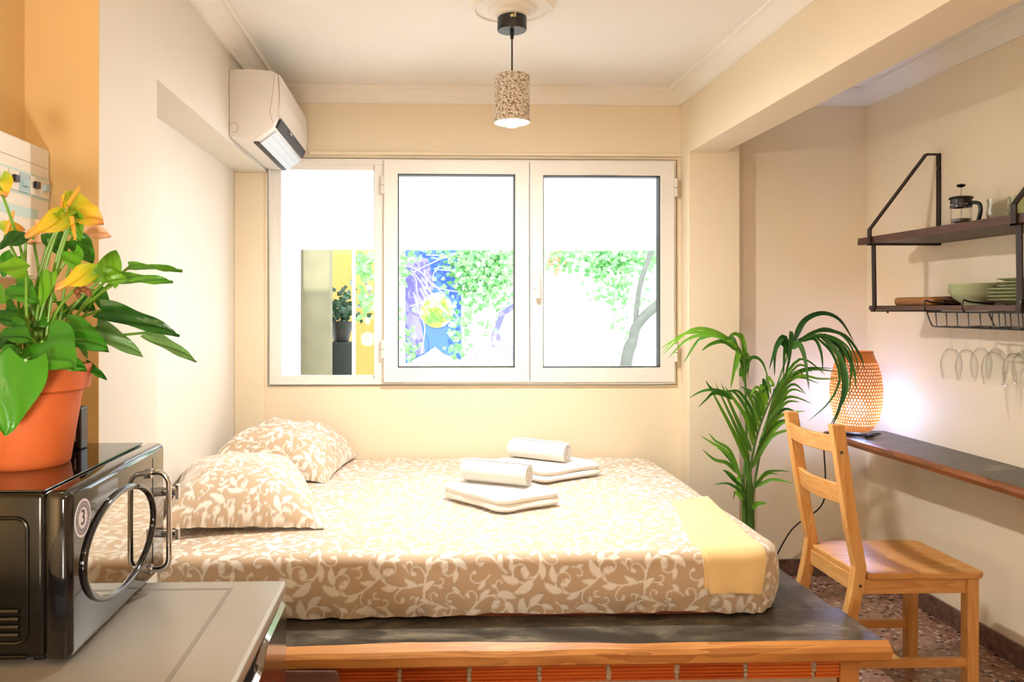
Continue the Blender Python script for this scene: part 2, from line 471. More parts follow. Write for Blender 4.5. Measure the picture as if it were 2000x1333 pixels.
# ceiling rose
PEND = Vector((at_y(1000, 48, 2.87).x, 2.87, 0))
rose = MB().lathe([(.0, ZC - .05), (.045, ZC - .048), (.05, ZC - .043), (.06, ZC - .04), (.064, ZC - .03), (.085, ZC - .022), (.09, ZC - .012), (.13, ZC - .01), (.135, ZC - .016), (.142, ZC - .016), (.147, ZC - .006), (.16, ZC)], (PEND.x, PEND.y, 0), 48)
struct('trim_8', rose, 'white_plaster', smooth=True)

# ------------------------------------------------------------------ window
YW = 3.945                                # room side of the frames
def xz(px, py): p = at_y(px, py, YW); return p.x, p.z
win = bpy.data.objects.new('window_1', None); COL.objects.link(win); win.location = (.25, YW, wz0); ORG[win] = Vector(win.location); win['kind'] = 'structure'
def frame4(x0, x1, z0, z1, t, y0, y1, tb=None, tr=None):
    """four mitred bars around an opening; t = bar width"""
    m = MB(); tb = tb or t; tr = tr or t
    O = [(x0, z0), (x1, z0), (x1, z1), (x0, z1)]; I = [(x0 + t, z0 + tb), (x1 - tr, z0 + tb), (x1 - tr, z1 - t), (x0 + t, z1 - t)]
    for i in range(4):
        j = (i + 1) % 4; q = [O[i], O[j], I[j], I[i]]
        m.sweep([[(p[0], y0, p[1]) for p in q], [(p[0], y1, p[1]) for p in q]])
    return m
ox0, oz1 = xz(526, 308); ox1, oz0 = xz(1322, 750)
fm = frame4(ox0, ox1, oz0, oz1, .03, YW + .012, YW + .09)
mx0, _ = xz(731, 500); mx1, _ = xz(750, 500)
fm.box(mx0, mx1 + .02, YW + .012, YW + .09, oz0 + .03, oz1 - .03)
fm.build('window_frame', 'window_white', win, bevel=.003)
# fixed light on the left
gx0, gz1 = xz(547, 325); gx1, gz0 = xz(731, 734)
fb = frame4(ox0 + .028, mx0 + .002, oz0 + .028, oz1 - .028, gx0 - ox0 - .028, YW + .03, YW + .075, tb=.014, tr=.004)
fb.build('glazing_bead', 'window_white', win, bevel=.002)
MB().box(gx0 - .004, gx1 + .004, YW + .048, YW + .054, gz0 - .004, gz1 + .01).build('pane', 'window_glass', win)
def sash(a, b, c, d, g0, g1, g2, g3):
    x0, z1 = xz(a, b); x1, z0 = xz(c, d); i0, k1 = xz(g0, g1); i1, k0 = xz(g2, g3)
    m = MB(); O = [(x0, z0), (x1, z0), (x1, z1), (x0, z1)]; I = [(i0, k0), (i1, k0), (i1, k1), (i0, k1)]
    for i in range(4):
        j = (i + 1) % 4; q = [O[i], O[j], I[j], I[i]]
        m.sweep([[(p[0], YW - .012, p[1]) for p in q], [(p[0], YW + .06, p[1]) for p in q]])
    s = m.build('sash', 'window_white', win, bevel=.0025)
    gk = frame4(i0 - .001, i1 + .001, k0 - .001, k1 + .001, .006, YW - .002, YW + .05)
    gk.build('gasket', 'gasket', s)
    MB().box(i0 - .004, i1 + .004, YW + .024, YW + .030, k0 - .004, k1 + .004).build('pane', 'window_glass', s)
    return s, x0, x1, z0, z1
s1, a0, a1, az0, az1 = sash(750, 313, 1033, 746, 777, 340, 1006, 718)
s2, b0, b1, bz0, bz1 = sash(1035.5, 315, 1316, 746, 1060, 343, 1289, 718)
for s_, hx, zs in ((s1, a0 - .008, (.76, 1.78)), (s2, b1 + .008, (.76, 1.78))):
    for hy in ((362, 682) if s_ is s1 else (365, 690)):
        z = at_y(740, hy, YW).z
        h = MB()
        h.tube([(hx, YW - .012, z - .045), (hx, YW - .012, z - .002)], .0085, 10); h.tube([(hx, YW - .012, z + .002), (hx, YW - .012, z + .045)], .0085, 10)
        h.build('hinge', 'hinge_white', s_, smooth=True)
hx, hz = xz(1046, 540)
hd = MB(); hd.box(hx - .014, hx + .014, YW - .024, YW - .010, hz - .06, hz + .045)
hd.tube(catmull([(hx, YW - .024, hz + .01), (hx, YW - .055, hz + .012), (hx + .003, YW - .062, hz - .03), (hx + .004, YW - .058, hz - .11)], 6), [.011] * 10 + [.010] * 8 + [.008], 10, flat=1.25)
hd.build('handle', 'window_white', s2, smooth=True, bevel=.003)

# ------------------------------------------------------------------ outside
struct('ground_outside', MB().box(-6, 9, 4.15, 12, -.3, -.15), 'garden_paving')
YG = 7.2
gw = MB().box(-1.2, 8, YG, YG + .2, -.2, 4.2)
gwall = struct('wall_garden', gw, 'garden_white')
# mural painted on the garden wall
mur = thing('wall_mural', 'painted blue mural with a green planet on the white garden wall outside', 'mural', at_y(850, 700, YG))
def on_wall(px, py, dy=0.): return at_y(px, py, YG - .004 - dy)
def flat_poly(pts, dy, th=.003):
    m = MB(); A = [on_wall(*p, dy) for p in pts]
    m.sweep([[tuple(a) for a in A], [(a.x, a.y + th, a.z) for a in A]]); return m
flat_poly([(792, 470), (900, 470), (901, 704), (792, 712)], 0).build('painted_panel', 'mural_blue', mur)
flat_poly([(793, 500), (835, 505), (850, 560), (820, 600), (830, 690), (793, 700)], .004).build('painted_shade', 'mural_violet', mur)
flat_poly([(853 + 33 * math.cos(a), 607 + 34 * math.sin(a)) for a in np.linspace(0, 2 * math.pi, 28)[:-1]], .008).build('painted_planet', 'mural_planet', mur)
flat_poly([(785, 725), (790, 712), (830, 692), (850, 678), (866, 692), (905, 705), (905, 725)], .012).build('painted_mountain', 'garden_white', mur)
flat_poly([(958, 660), (975, 610), (1008, 590), (1020, 590), (1020, 715), (985, 695), (972, 676), (962, 680)], .004).build('painted_swirl', 'mural_violet', mur)
flat_poly([(974, 650), (986, 616), (1010, 600), (1021, 598), (1021, 672), (1000, 676), (980, 664)], .008).build('painted_dome', 'garden_white', mur)
# ivy and bare stems on the wall
ivy = thing('ivy', 'green ivy with pale bare stems climbing the white garden wall outside', 'ivy', at_y(950, 720, YG - .1))
lm = MB()
def ivy_leaf(p, s):
    n = Vector((random.uniform(-.6, .6), -1, random.uniform(-.2, .8))).normalized(); a = random.uniform(0, 6.28)
    u = n.orthogonal().normalized(); w = n.cross(u); d = u * math.cos(a) + w * math.sin(a); e = n.cross(d)
    b = len(lm.v)
    for q in (p, p + d * .35 * s + e * .45 * s, p + d * s + n * .1 * s, p + d * .35 * s - e * .45 * s): lm.v.append(tuple(q))
    lm.f.append([b, b + 1, b + 2, b + 3])
def scatter(cx, cy, sx, sy, n, smin=.035, smax=.07, Yb=YG):
    for _ in range(n):
        x = random.gauss(cx, sx); y = random.gauss(cy, sy)
        if Yb == YG and x < 778: continue
        ivy_leaf(at_y(x, y, Yb - random.uniform(.1, .32)), random.uniform(smin, smax))
scatter(950, 500, 38, 26, 330); scatter(960, 545, 28, 28, 220); scatter(905, 520, 20, 22, 110); scatter(925, 590, 25, 40, 90)
scatter(1210, 500, 48, 14, 420); scatter(1180, 510, 30, 22, 120); scatter(1090, 505, 18, 12, 60); scatter(1195, 560, 18, 22, 70); scatter(1212, 600, 9, 40, 45); scatter(1255, 575, 8, 20, 14)
scatter(895, 650, 12, 40, 60); scatter(800, 660, 12, 30, 40); scatter(785, 520, 12, 15, 50); scatter(880, 480, 60, 10, 120)
lv = lm.build('foliage', 'ivy_leaf', ivy); lv['kind'] = 'stuff'
sm_ = MB()
for k in range(17):
    x0, y0 = random.uniform(788, 850), random.uniform(500, 600); x1, y1 = x0 + random.uniform(10, 90), y0 + random.uniform(-40, 130)
    pts = [at_y(x0 + (x1 - x0) * t + random.uniform(-8, 8), y0 + (y1 - y0) * t + random.uniform(-8, 8), YG - .08 - .1 * math.sin(t * 3)) for t in (0, .3, .6, 1)]
    sm_.tube(catmull(pts, 4), .0045, 5)
sm_.build('bare_stems', 'garden_white', ivy)['kind'] = 'stuff'
fl = MB()
for _ in range(40):
    p = at_y(random.gauss(1082, 14), random.gauss(512, 13), YG - .25); fl.sphere(tuple(p), random.uniform(.008, .018), 5, 4)
fl.build('dry_blossom', 'rust_flower', ivy)['kind'] = 'stuff'
lb0 = at_y(715, 600, 6.55)
lbr = thing('leafy_branch', 'pale leafy branch in front of the orange wall behind the narrow pane', 'branch', (lb0.x, 6.55, -.15))
MB().tube(catmull([(lb0.x + .1, 6.6, -.15), at_y(740, 640, 6.6), at_y(725, 580, 6.58), at_y(712, 540, 6.56), at_y(722, 490, 6.55)], 5), .012, 7).build('stem', 'ivy_stem', lbr, smooth=True)
lm = MB(); scatter(714, 520, 9, 26, 46, .05, .09, 6.75); scatter(716, 595, 9, 16, 24, .05, .09, 6.75)
lm.build('foliage', 'ivy_leaf', lbr)['kind'] = 'stuff'
# tree trunk outside right pane
YT = 6.6
tr = thing('bare_tree', 'thin grey forked tree trunk outside the right window pane', 'tree', (at_y(1222, 715, YT).x, YT, -.15))
b0_ = at_y(1222, 715, YT)
MB().tube(catmull([(b0_.x - .12, YT, -.15), b0_, at_y(1236, 665, YT), at_y(1242, 640, YT), at_y(1262, 615, YT), at_y(1292, 590, YT), at_y(1330, 560, YT)], 5), [.06] * 5 + [.05] * 5 + [.042] * 21, 10).build('trunk', 'bark_grey', tr, smooth=True)
MB().tube(catmull([at_y(1240, 650, YT), at_y(1244, 600, YT + .02), at_y(1252, 550, YT + .05), at_y(1272, 490, YT + .1), at_y(1290, 420, YT + .1)], 5), .022, 8).build('branch', 'bark_grey', tr, smooth=True)
q = at_y(1276, 720, 6.9); tag(MB().box(q.x - .09, q.x + .12, 6.85, 7.1, -.15, at_y(1276, 625, 6.9).z).build('garden_pillar', 'garden_white', None, bevel=.01), 'pale square garden pillar beside the tree trunk outside', 'pillar')
# orange house wall, pillar, plant, post behind the left pane
YO = 6.9
ow = MB().box(at_y(560, 500, YO).x - .6, at_y(762, 500, YO).x, YO, YO + .15, -.2, 4)
struct('wall_orange_house', ow, 'orange_wall')
p0 = at_y(585, 735, 5.6); p1 = at_y(645, 735, 5.6)
tag(MB().box(p0.x, p1.x, 5.6, 5.75, -.15, 2.6).build('concrete_pillar', 'concrete_pillar', None, bevel=.012), 'grey-brown concrete pillar outside the narrow left pane', 'pillar')
p0 = at_y(550, 735, 5.5); p1 = at_y(583, 735, 5.5)
tag(MB().box(p0.x - .3, p1.x, 5.5, 5.62, -.15, 3.0).build('white_screen', 'garden_white', None, bevel=.006), 'white upright panel left of the concrete pillar outside', 'panel')
pc = at_y(666, 720, 5.9)
pp = thing('potted_shrub', 'dark shrub in a tapering pot on a dark pedestal outside', 'plant', (pc.x, 5.9, -.15))
zt = at_y(666, 668, 5.9).z; zr = at_y(666, 628, 5.9).z
MB().box(pc.x - .09, pc.x + .10, 5.8, 6.0, -.15, zt).build('pedestal', 'dark_pedestal', pp, bevel=.006)
MB().lathe([(.0, zt), (.055, zt), (.075, (zt + zr) / 2), (.095, zr), (.085, zr), (.0, zr - .02)], (pc.x, 5.9, 0), 20).build('pot', 'dark_pot', pp, smooth=True)
lm = MB()
for _ in range(170):
    d = Vector((random.gauss(0, .05), random.gauss(0, .05), random.gauss(.09, .06))); ivy_leaf(Vector((pc.x, 5.9, zr)) + d, random.uniform(.03, .06))
lm.build('foliage', 'shrub_leaf', pp)['kind'] = 'stuff'
px_ = at_y(691, 600, 5.5).x
tag(MB().tube([(px_, 5.5, -.15), (px_, 5.5, 3)], .012, 10).build('garden_post', 'garden_white', None, smooth=True), 'thin white upright post in front of the orange wall', 'post')
# awning
za = at_y(900, 486, 4.75).z
aw = thing('awning', 'white cloth awning hanging outside across the top of the window', 'awning', (.3, 4.75, za))
m = MB(); nx = 60; secs = []
for i in range(nx + 1):
    x = -1.4 + 4.2 * i / nx; w_ = .008 * math.sin(i * 1.7)
    secs.append([(x, 4.75 + w_, za), (x, 4.753 + w_, za), (x, 4.753 + w_ * .5, za + .55), (x, 4.1205, za + .74), (x, 4.1205, za + .737), (x, 4.747 + w_ * .5, za + .547)])
m.sweep(secs); m.build('cloth', 'awning_cloth', aw, smooth=True)
MB().tube([(-1.4, 4.75, za + .004), (2.8, 4.75, za + .004)], .012, 8).build('hem_bar', 'garden_white', aw, smooth=True)

# ------------------------------------------------------------------ air conditioner on the left wall
y0, y1 = 3.205, 3.935
ac = thing('air_conditioner', 'white wall-mounted air conditioner high on the left wall', 'air conditioner', (XU, (y0 + y1) / 2, 2.03))
prof = [(XU, 2.04), (-.665, 2.028), (-.60, 2.075), (-.578, 2.13), (-.575, 2.20), (-.58, 2.292), (-.60, 2.305), (-.69, 2.312), (XU, 2.309)]
MB().prism(prof, 'Y', y0, y1).build('body', 'plastic_white', ac, bevel=.006, smooth=True, ang=50)
pn = [(-.5795, 2.125), (-.5735, 2.20), (-.578, 2.290), (-.572, 2.290), (-.5665, 2.20), (-.573, 2.122)]
fp = MB().prism(pn, 'Y', y0 + .004, y1 - .004).build('front_panel', 'plastic_white', ac, bevel=.0015)
q = at_x(569, 262, -.567)
MB().box(-.5695, -.5655, q.y - .02, q.y + .02, q.z - .005, q.z + .005).build('logo', 'logo_grey', fp)
MB().prism([(-.595, 2.085), (-.58, 2.118), (-.572, 2.117), (-.586, 2.083)], 'Y', y0 + .035, y1 - .03).build('upper_slot', 'black_slot', ac)
MB().prism([(-.662, 2.030), (-.600, 2.076), (-.596, 2.070), (-.658, 2.022)], 'Y', y0 + .05, y1 - .04).build('louvre_flap', 'vent_blue_grey', ac, bevel=.001)
for k in range(2):
    a = .3 + .4 * k; MB().prism([(-.662 + .062 * a, 2.0245 + .046 * a), (-.660 + .062 * a, 2.026 + .046 * a), (-.657 + .062 * a, 2.0225 + .046 * a)], 'Y', y0 + .06, y1 - .05).build('louvre_rib', 'seam_brown', ac)
MB().prism([(-.685, 2.0275), (-.665, 2.0285), (-.663, 2.0235), (-.684, 2.0225)], 'Y', y0 + .04, y1 - .04).build('lower_slot', 'black_slot', ac)
MB().tube(catmull([(-.592, y0 - .0005, 2.306), (-.598, y0 - .0005, 2.24), (-.606, y0 - .0005, 2.17), (-.611, y0 - .0005, 2.14), (-.600, y0 - .0005, 2.10)], 4), .0009, 5).build('panel_seam', 'seam_brown', ac)
MB().tube([(-.755 + .017 * math.cos(a), y0 - .0005, 2.075 + .019 * math.sin(a)) for a in np.linspace(-1.9, 2.6, 20)], .0009, 5).build('pipe_knockout', 'seam_brown', ac)

# ------------------------------------------------------------------ pendant lamp
pl = thing('pendant_lamp', 'pendant lamp with speckled granite-like cylinder shade hanging from the ceiling', 'lamp', (PEND.x, PEND.y, ZC - .05))
zc = at_y(999, 48, PEND.y).z; zs1 = at_y(1000, 148, PEND.y).z; zs0 = at_y(1000, 240, PEND.y).z
cx, cy = PEND.x, PEND.y
MB().lathe([(0, ZC - .05), (.028, ZC - .05), (.026, zc + .032), (.014, zc + .025), (.0, zc + .025)], (cx, cy, 0), 20).build('ceiling_mount', 'white_plaster', pl, smooth=True)
MB().lathe([(0, zc + .026), (.051, zc + .026), (.053, zc + .022), (.053, zc - .020), (.051, zc - .023), (0, zc - .021)], (cx, cy, 0), 40).build('canopy', 'black_metal', pl, smooth=True)
m = MB(); m.tube([(cx - .012, cy - .055, zc + .012), (cx - .001, cy - .057, zc + .014)], .006, 8); m.tube([(cx + .004, cy - .057, zc + .008), (cx + .005, cy - .057, zc + .022)], .0045, 8)
m.build('wire_connector', 'brass_screw', pl, smooth=True)
MB().lathe([(0, zc - .02), (.0075, zc - .02), (.006, zc - .05), (.003, zc - .055), (.003, zs1 - .01), (0, zs1 - .01)], (cx, cy, 0), 12).build('cord', 'black_cord', pl, smooth=True)
R_ = .0635
MB().lathe([(.0, zs1), (R_ - .003, zs1), (R_, zs1 - .004), (R_, zs0), (R_ - .008, zs0), (R_ - .008, zs1 - .05), (0, zs1 - .05)], (cx, cy, 0), 48).build('shade', 'granite_shade', pl, smooth=True)
MB().sphere((cx, cy, zs0 + .024), .048, 24, 12, .85).build('bulb', 'pendant_glow', pl, smooth=True)
MB().lathe([(.0, zs1 - .05), (.018, zs1 - .05), (.018, zs0 + .05), (0, zs0 + .05)], (cx, cy, 0), 16).build('bulb_holder', 'plastic_white', pl)

# other lamps of the flat, behind and beside the photographer
cl = thing('ceiling_lamp', 'frosted round globe ceiling lamp behind the photographer', 'lamp', (.55, -.55, ZC))
MB().lathe([(0, ZC), (.06, ZC), (.06, ZC - .025), (.0, ZC - .025)], (.55, -.55, 0), 24).build('mount', 'plastic_white', cl)
MB().sphere((.55, -.55, ZC - .135), .115, 16, 9).build('globe', 'ceiling_globe_glow', cl, smooth=True)
sc_ = thing('wall_lamp', 'small globe lamp high on the kitchen wall beyond the left picture edge', 'lamp', (XK, 1.3, 2.05))
MB().tube([(XK, 1.3, 2.05), (XK + .05, 1.3, 2.05)], .012, 10).build('arm', 'plastic_white', sc_)
MB().sphere((XK + .09, 1.3, 2.05), .045, 12, 7).build('globe', 'sconce_glow', sc_, smooth=True)
kc = thing('kitchen_counter', 'white kitchen counter beside the fridge, left of the photographer', 'counter', (-.65, .4, 0))
MB().box(-.945, -.37, -.5, 1.04, .08, .82).build('cabinet', 'plastic_white', kc, bevel=.004)
MB().box(-.945, -.35, -.52, 1.06, .82, .86).build('worktop', 'fridge_top', kc, bevel=.004)
cn = thing('counter_lamp', 'round globe lamp standing on the kitchen counter left of the photographer', 'lamp', (-.52, .42, .86))
MB().lathe([(0, .861), (.06, .861), (.06, .875), (.015, .885), (.015, .99), (0, .99)], (-.52, .42, 0), 20).build('stand', 'black_metal', cn, smooth=True)
MB().sphere((-.52, .42, 1.05), .07, 14, 8).build('globe', 'counter_glow', cn, smooth=True)

# ------------------------------------------------------------------ bed platform
ZP = .42
bp = thing('bed_platform', 'raised bed platform of black-painted boards with a raw wood edge over brick', 'platform', (.2, 2.9, 0))
XP = 1.285
MB().box(XN + .002, XP - .004, 2.436, 3.945, ZP - .04, ZP - .002).build('board', 'chalkboard_paint', bp, bevel=.003)
secs = []; bsec = []
for i in range(91):
    x = XU + .002 + (XP + .018 - XU) * i / 90
    wv_ = .010 * vn(x * 2.2, 3.) + .006 * vn(x * 6, 8.) + (.022 * math.exp(-((x - .02) / .35) ** 2))
    yt = 2.186 + wv_; low = .007 * vn(x * 3.1, 20)
    bsec.append([(min(x, XP + .008), yt + .003, ZP), (min(x, XP + .008), 2.432, ZP), (min(x, XP + .008), 2.432, ZP - .045), (min(x, XP + .008), yt + .003, ZP - .045)])
    secs.append([(x, yt + .03, ZP - .044), (x, yt + .004, ZP + .0012), (x, 2.170 + wv_ * .35, ZP - .010 + low), (x, 2.162 + wv_ * .2, ZP - .022 + low), (x, 2.164, ZP - .046 + low * .4), (x, 2.172, ZP - .052), (x, 2.21, ZP - .052)])
MB().sweep(bsec).build('board', 'chalkboard_paint', bp)
MB().sweep(secs).build('live_edge', 'raw_edge_wood', bp, smooth=False)
# brick base: each brick a ribbed clay block
zb1 = ZP - .052
bl, bh, gap, bd = .182, .058, .012, .10
poly = []
nr = 6
for i in range(nr):
    z0_ = bh * i / nr; h_ = bh / nr
    poly += [(0.0, z0_ + h_ * .12), (0.0, z0_ + h_ * .72), (.005, z0_ + h_ * .78), (.005, z0_ + h_ * 1.06)]
poly = [(bd, 0)] + poly + [(bd, bh)]
brick_me = MB().prism([(p[0], p[1]) for p in poly], 'X', 0, bl).mesh('brick', 'clay_brick')
base = MB().box(XU + .002, at_y(1640, 1300, 2.2).x - .004, 2.208, 2.30, 0, zb1).build('mortar_core', 'mortar', bp)
xe = at_y(1640, 1300, 2.2).x
row = 0; z = zb1 - bh
while z > -.02:
    x = xe - .068 if row % 2 == 0 else xe - .16
    first = True
    while x > -.92 - bl:
        ln = (xe - x) if first else bl
        xs = max(x, XU + .002); ln = min(ln, x + ln - XU - .002)
        if ln > .02:
            inst('brick', brick_me, base, (xs, 2.2 + random.uniform(-.001, .0015), max(z, 0)), (0, random.uniform(-.004, .004), 0), (ln / bl, 1, 1))
        first = False; x -= bl + gap
    z -= bh + gap + .004; row += 1
# mortar bits standing proud in the joints
mj = MB()
x = xe - .068
while x > -.8:
    for k in range(4):
        zz = zb1 - .008 - k * .013; mj.sphere((x - gap / 2 + random.uniform(-.002, .002), 2.205, zz), random.uniform(.007, .010), 8, 6)
    x -= bl + gap
mj.build('joint_mortar', 'mortar', bp, smooth=True)['kind'] = 'stuff'
MB().box(xe + .006, xe + .062, 2.21, 2.27, 0, ZP - .045).build('corner_post', 'raw_edge_wood', bp, bevel=.003)
MB().box(xe + .006, xe + .05, 3.0, 3.06, 0, ZP - .04).build('corner_post', 'raw_edge_wood', bp, bevel=.003)
# brown plate leaning on the brick
q0 = at_y(558, 1310, 2.15); q1 = at_y(664, 1312, 2.15)
tag(MB().sweep([[(q0.x - .12, 2.15, q0.z), (q1.x - .012, 2.15, q1.z), (q1.x, 2.148, q1.z - .012), (q1.x, 2.05, 0), (q0.x - .12, 2.05, 0)], [(q0.x - .12, 2.162, q0.z), (q1.x - .012, 2.162, q1.z), (q1.x, 2.160, q1.z - .012), (q1.x, 2.062, 0), (q0.x - .12, 2.062, 0)]]).build('metal_plate', 'metal_plate_brown', None, bevel=.003), 'worn brown plate leaning against the brick base beside the fridge', 'plate')

# ------------------------------------------------------------------ floral print (flat white-on-beige scrollwork, periodic tile)
TN, TS = 1000, .66                       # tile pixels, tile size in metres
tile = np.zeros((TN, TN), np.float32); halo = np.zeros((TN, TN), np.float32); occ = np.zeros((150, 150), bool)
def stamp(arr, x, y, r):
    R = int(r + 2); ix, iy = int(math.floor(x)), int(math.floor(y)); g = np.arange(-R, R + 1)
    dx = (g + ix - x)[None, :]; dy = (g + iy - y)[:, None]
    c = np.clip(r + .5 - np.sqrt(dx * dx + dy * dy), 0, 1)
    I = np.ix_((g + iy) % TN, (g + ix) % TN); arr[I] = np.maximum(arr[I], c)
def path(x, y, a, L, k0, k1, n):
    ps = []; ds = L / n
    for i in range(n + 1):
        ps.append((x, y, a)); k = k0 + (k1 - k0) * (i / n) ** 1.5; x += math.cos(a) * ds; y += math.sin(a) * ds; a += k * ds
    return ps
def teardrop(x, y, a, L, w, k, S):
    n = int(L / 3); ps = path(x, y, a, L, k, k * 1.6, n)
    for i, (u, v, b) in enumerate(ps):
        t = i / n; r = w * (math.sin(math.pi * min(1, t ** .75 * .98 + .02)) ** .8) * (1 - .25 * math.sin(t * 19) ** 2) + 1.0
        S.append((u, v, r))
def spiral(x, y, a, L, k0, k1, w, S, blob):
    n = max(8, int(L / 3)); ps = path(x, y, a, L, k0, k1, n)
    for i, (u, v, b) in enumerate(ps): S.append((u, v, w * (1 - .35 * i / n)))
    u, v, b = ps[-1]
    for i in range(5): S.append((u + math.cos(b) * i * blob * .3, v + math.sin(b) * i * blob * .3, blob * (1 - .08 * i)))
    return ps
def scroll(x, y, a, sc, sg):
    """long stem that winds into a curl with a fat tip, side curls and ragged half-leaves along its outside"""
    S = []; ps = spiral(x, y, a, 430 * sc, sg * .0008 / sc, sg * .040 / sc, 5.2 * max(sc, .75), S, 13 * sc); n = len(ps) - 1
    for t, off, ll in ((.22, -1, 120), (.42, 1, 95)):
        u, v, b = ps[int(t * n)]; spiral(u, v, b + off * sg * .5, ll * sc, off * sg * .006 / sc, off * sg * .075 / sc, 4.2 * max(sc, .75), S, 10 * sc)
    for t, off, ll, ww in ((.08, 1, 66, 13), (.30, -1, 70, 15), (.50, -1, 96, 20), (.64, -1, 78, 17), (.76, -1, 54, 12)):
        u, v, b = ps[int(t * n)]; teardrop(u, v, b + off * sg * .5, ll * sc, ww * sc, sg * .008 / sc, S)
    return S
def sprig(x, y, a, sc, sg):
    S = []; ps = path(x, y, a, 120 * sc, 0, sg * .012 / sc, 40)
    for u, v, b in ps: S.append((u, v, 2.8))
    for t, off in ((.25, 1), (.4, -1), (.6, 1), (.75, -1), (.98, .1)):
        u, v, b = ps[int(t * 40)]; teardrop(u, v, b + off * .8, 44 * sc, 11 * sc, .01 * off, S)
    return S
def curl(x, y, a, sc, sg):
    S = []; ps = path(x, y, a, 150 * sc, sg * .006 / sc, sg * .06 / sc, 55)
    for i, (u, v, b) in enumerate(ps): S.append((u, v, 3.4))
    S.append((ps[-1][0], ps[-1][1], 9 * sc)); teardrop(ps[14][0], ps[14][1], ps[14][2] - sg * .7, 52 * sc, 12 * sc, .012 * sg, S)
    return S
def dots(x, y, a, sc, sg): return [(u, v, 3.2) for u, v, b in path(x, y, a, 70, .004 * sg, .004 * sg, 7)]
prnd = random.Random(5)
OC = TN / 150
for fn, tries, scs, lim in ((scroll, 500, (.9, 1.05), .05), (scroll, 700, (.6, .72), .05), (curl, 700, (.8, 1.0), .05), (sprig, 600, (.7, .9), .05), (curl, 900, (.5, .7), .06), (sprig, 700, (.45, .6), .06), (curl, 700, (.36, .45), .06), (dots, 300, (1, 1), .05)):
    for _ in range(tries):
        S = fn(prnd.uniform(0, TN), prnd.uniform(0, TN), prnd.uniform(0, 6.283), prnd.uniform(*scs), prnd.choice((-1, 1)))
        hit = sum(1 for u, v, r in S[4:] if occ[int(v / OC) % 150, int(u / OC) % 150])
        if hit > lim * len(S): continue
        for u, v, r in S:
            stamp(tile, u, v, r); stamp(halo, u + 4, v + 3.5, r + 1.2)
        for u, v, r in S:
            R = int(math.ceil((r + 4.5) / OC)); cu, cv = int(u / OC), int(v / OC)
            for a_ in range(-R, R + 1):
                for b_ in range(-R, R + 1):
                    if a_ * a_ + b_ * b_ <= R * R: occ[(cv + a_) % 150, (cu + b_) % 150] = True
def sample(arr, U, V):
    fx = (U / TS * TN) % TN; fy = (V / TS * TN) % TN
    ix = np.floor(fx).astype(int); iy = np.floor(fy).astype(int); tx = fx - ix; ty = fy - iy; jx = (ix + 1) % TN; jy = (iy + 1) % TN; ix %= TN; iy %= TN
    return arr[iy, ix] * (1 - tx) * (1 - ty) + arr[iy, jx] * tx * (1 - ty) + arr[jy, ix] * (1 - tx) * ty + arr[jy, jx] * tx * ty
def blur(a):
    for ax in (0, 1): a = (np.roll(a, 1, ax) + a * 2 + np.roll(a, -1, ax)) / 4
    return a
tile_b = blur(blur(tile)); halo_b = blur(halo)

_perm = rng.random((64, 64))
def fnoise(x, y):
    """smooth value noise for arrays, -1..1"""
    ix = np.floor(x).astype(int); iy = np.floor(y).astype(int); tx = x - ix; ty = y - iy; tx = tx * tx * (3 - 2 * tx); ty = ty * ty * (3 - 2 * ty)
    g = lambda a, b: _perm[b % 64, a % 64]
    return 2 * (g(ix, iy) * (1 - tx) * (1 - ty) + g(ix + 1, iy) * tx * (1 - ty) + g(ix, iy + 1) * (1 - tx) * ty + g(ix + 1, iy + 1) * tx * ty) - 1

def grid_mesh(name, P, mat, attrs=None, keep=None, close=None, org=Vector((0, 0, 0))):
    ny, nx = P.shape[:2]; idx = np.arange(ny * nx).reshape(ny, nx)
    q = np.stack([idx[:-1, :-1], idx[:-1, 1:], idx[1:, 1:], idx[1:, :-1]], -1).reshape(-1, 4)
    if keep is not None: q = q[keep.reshape(-1)]
    me = bpy.data.meshes.new(name); V = P.reshape(-1, 3) - np.array(org)
    me.vertices.add(len(V)); me.vertices.foreach_set('co', V.astype(np.float32).ravel())
    me.loops.add(q.size); me.polygons.add(len(q))
    me.polygons.foreach_set('loop_start', np.arange(0, q.size, 4, dtype=np.int32)); me.polygons.foreach_set('loop_total', np.full(len(q), 4, np.int32))
    me.loops.foreach_set('vertex_index', q.ravel().astype(np.int32))
    me.polygons.foreach_set('use_smooth', np.ones(len(q), bool))
    me.update(calc_edges=True); me.validate()
    for k, a in (attrs or {}).items():
        at = me.attributes.new(k, 'FLOAT', 'POINT'); at.data.foreach_set('value', a.reshape(-1).astype(np.float32))
    me.materials.append(MATS[mat]); return me

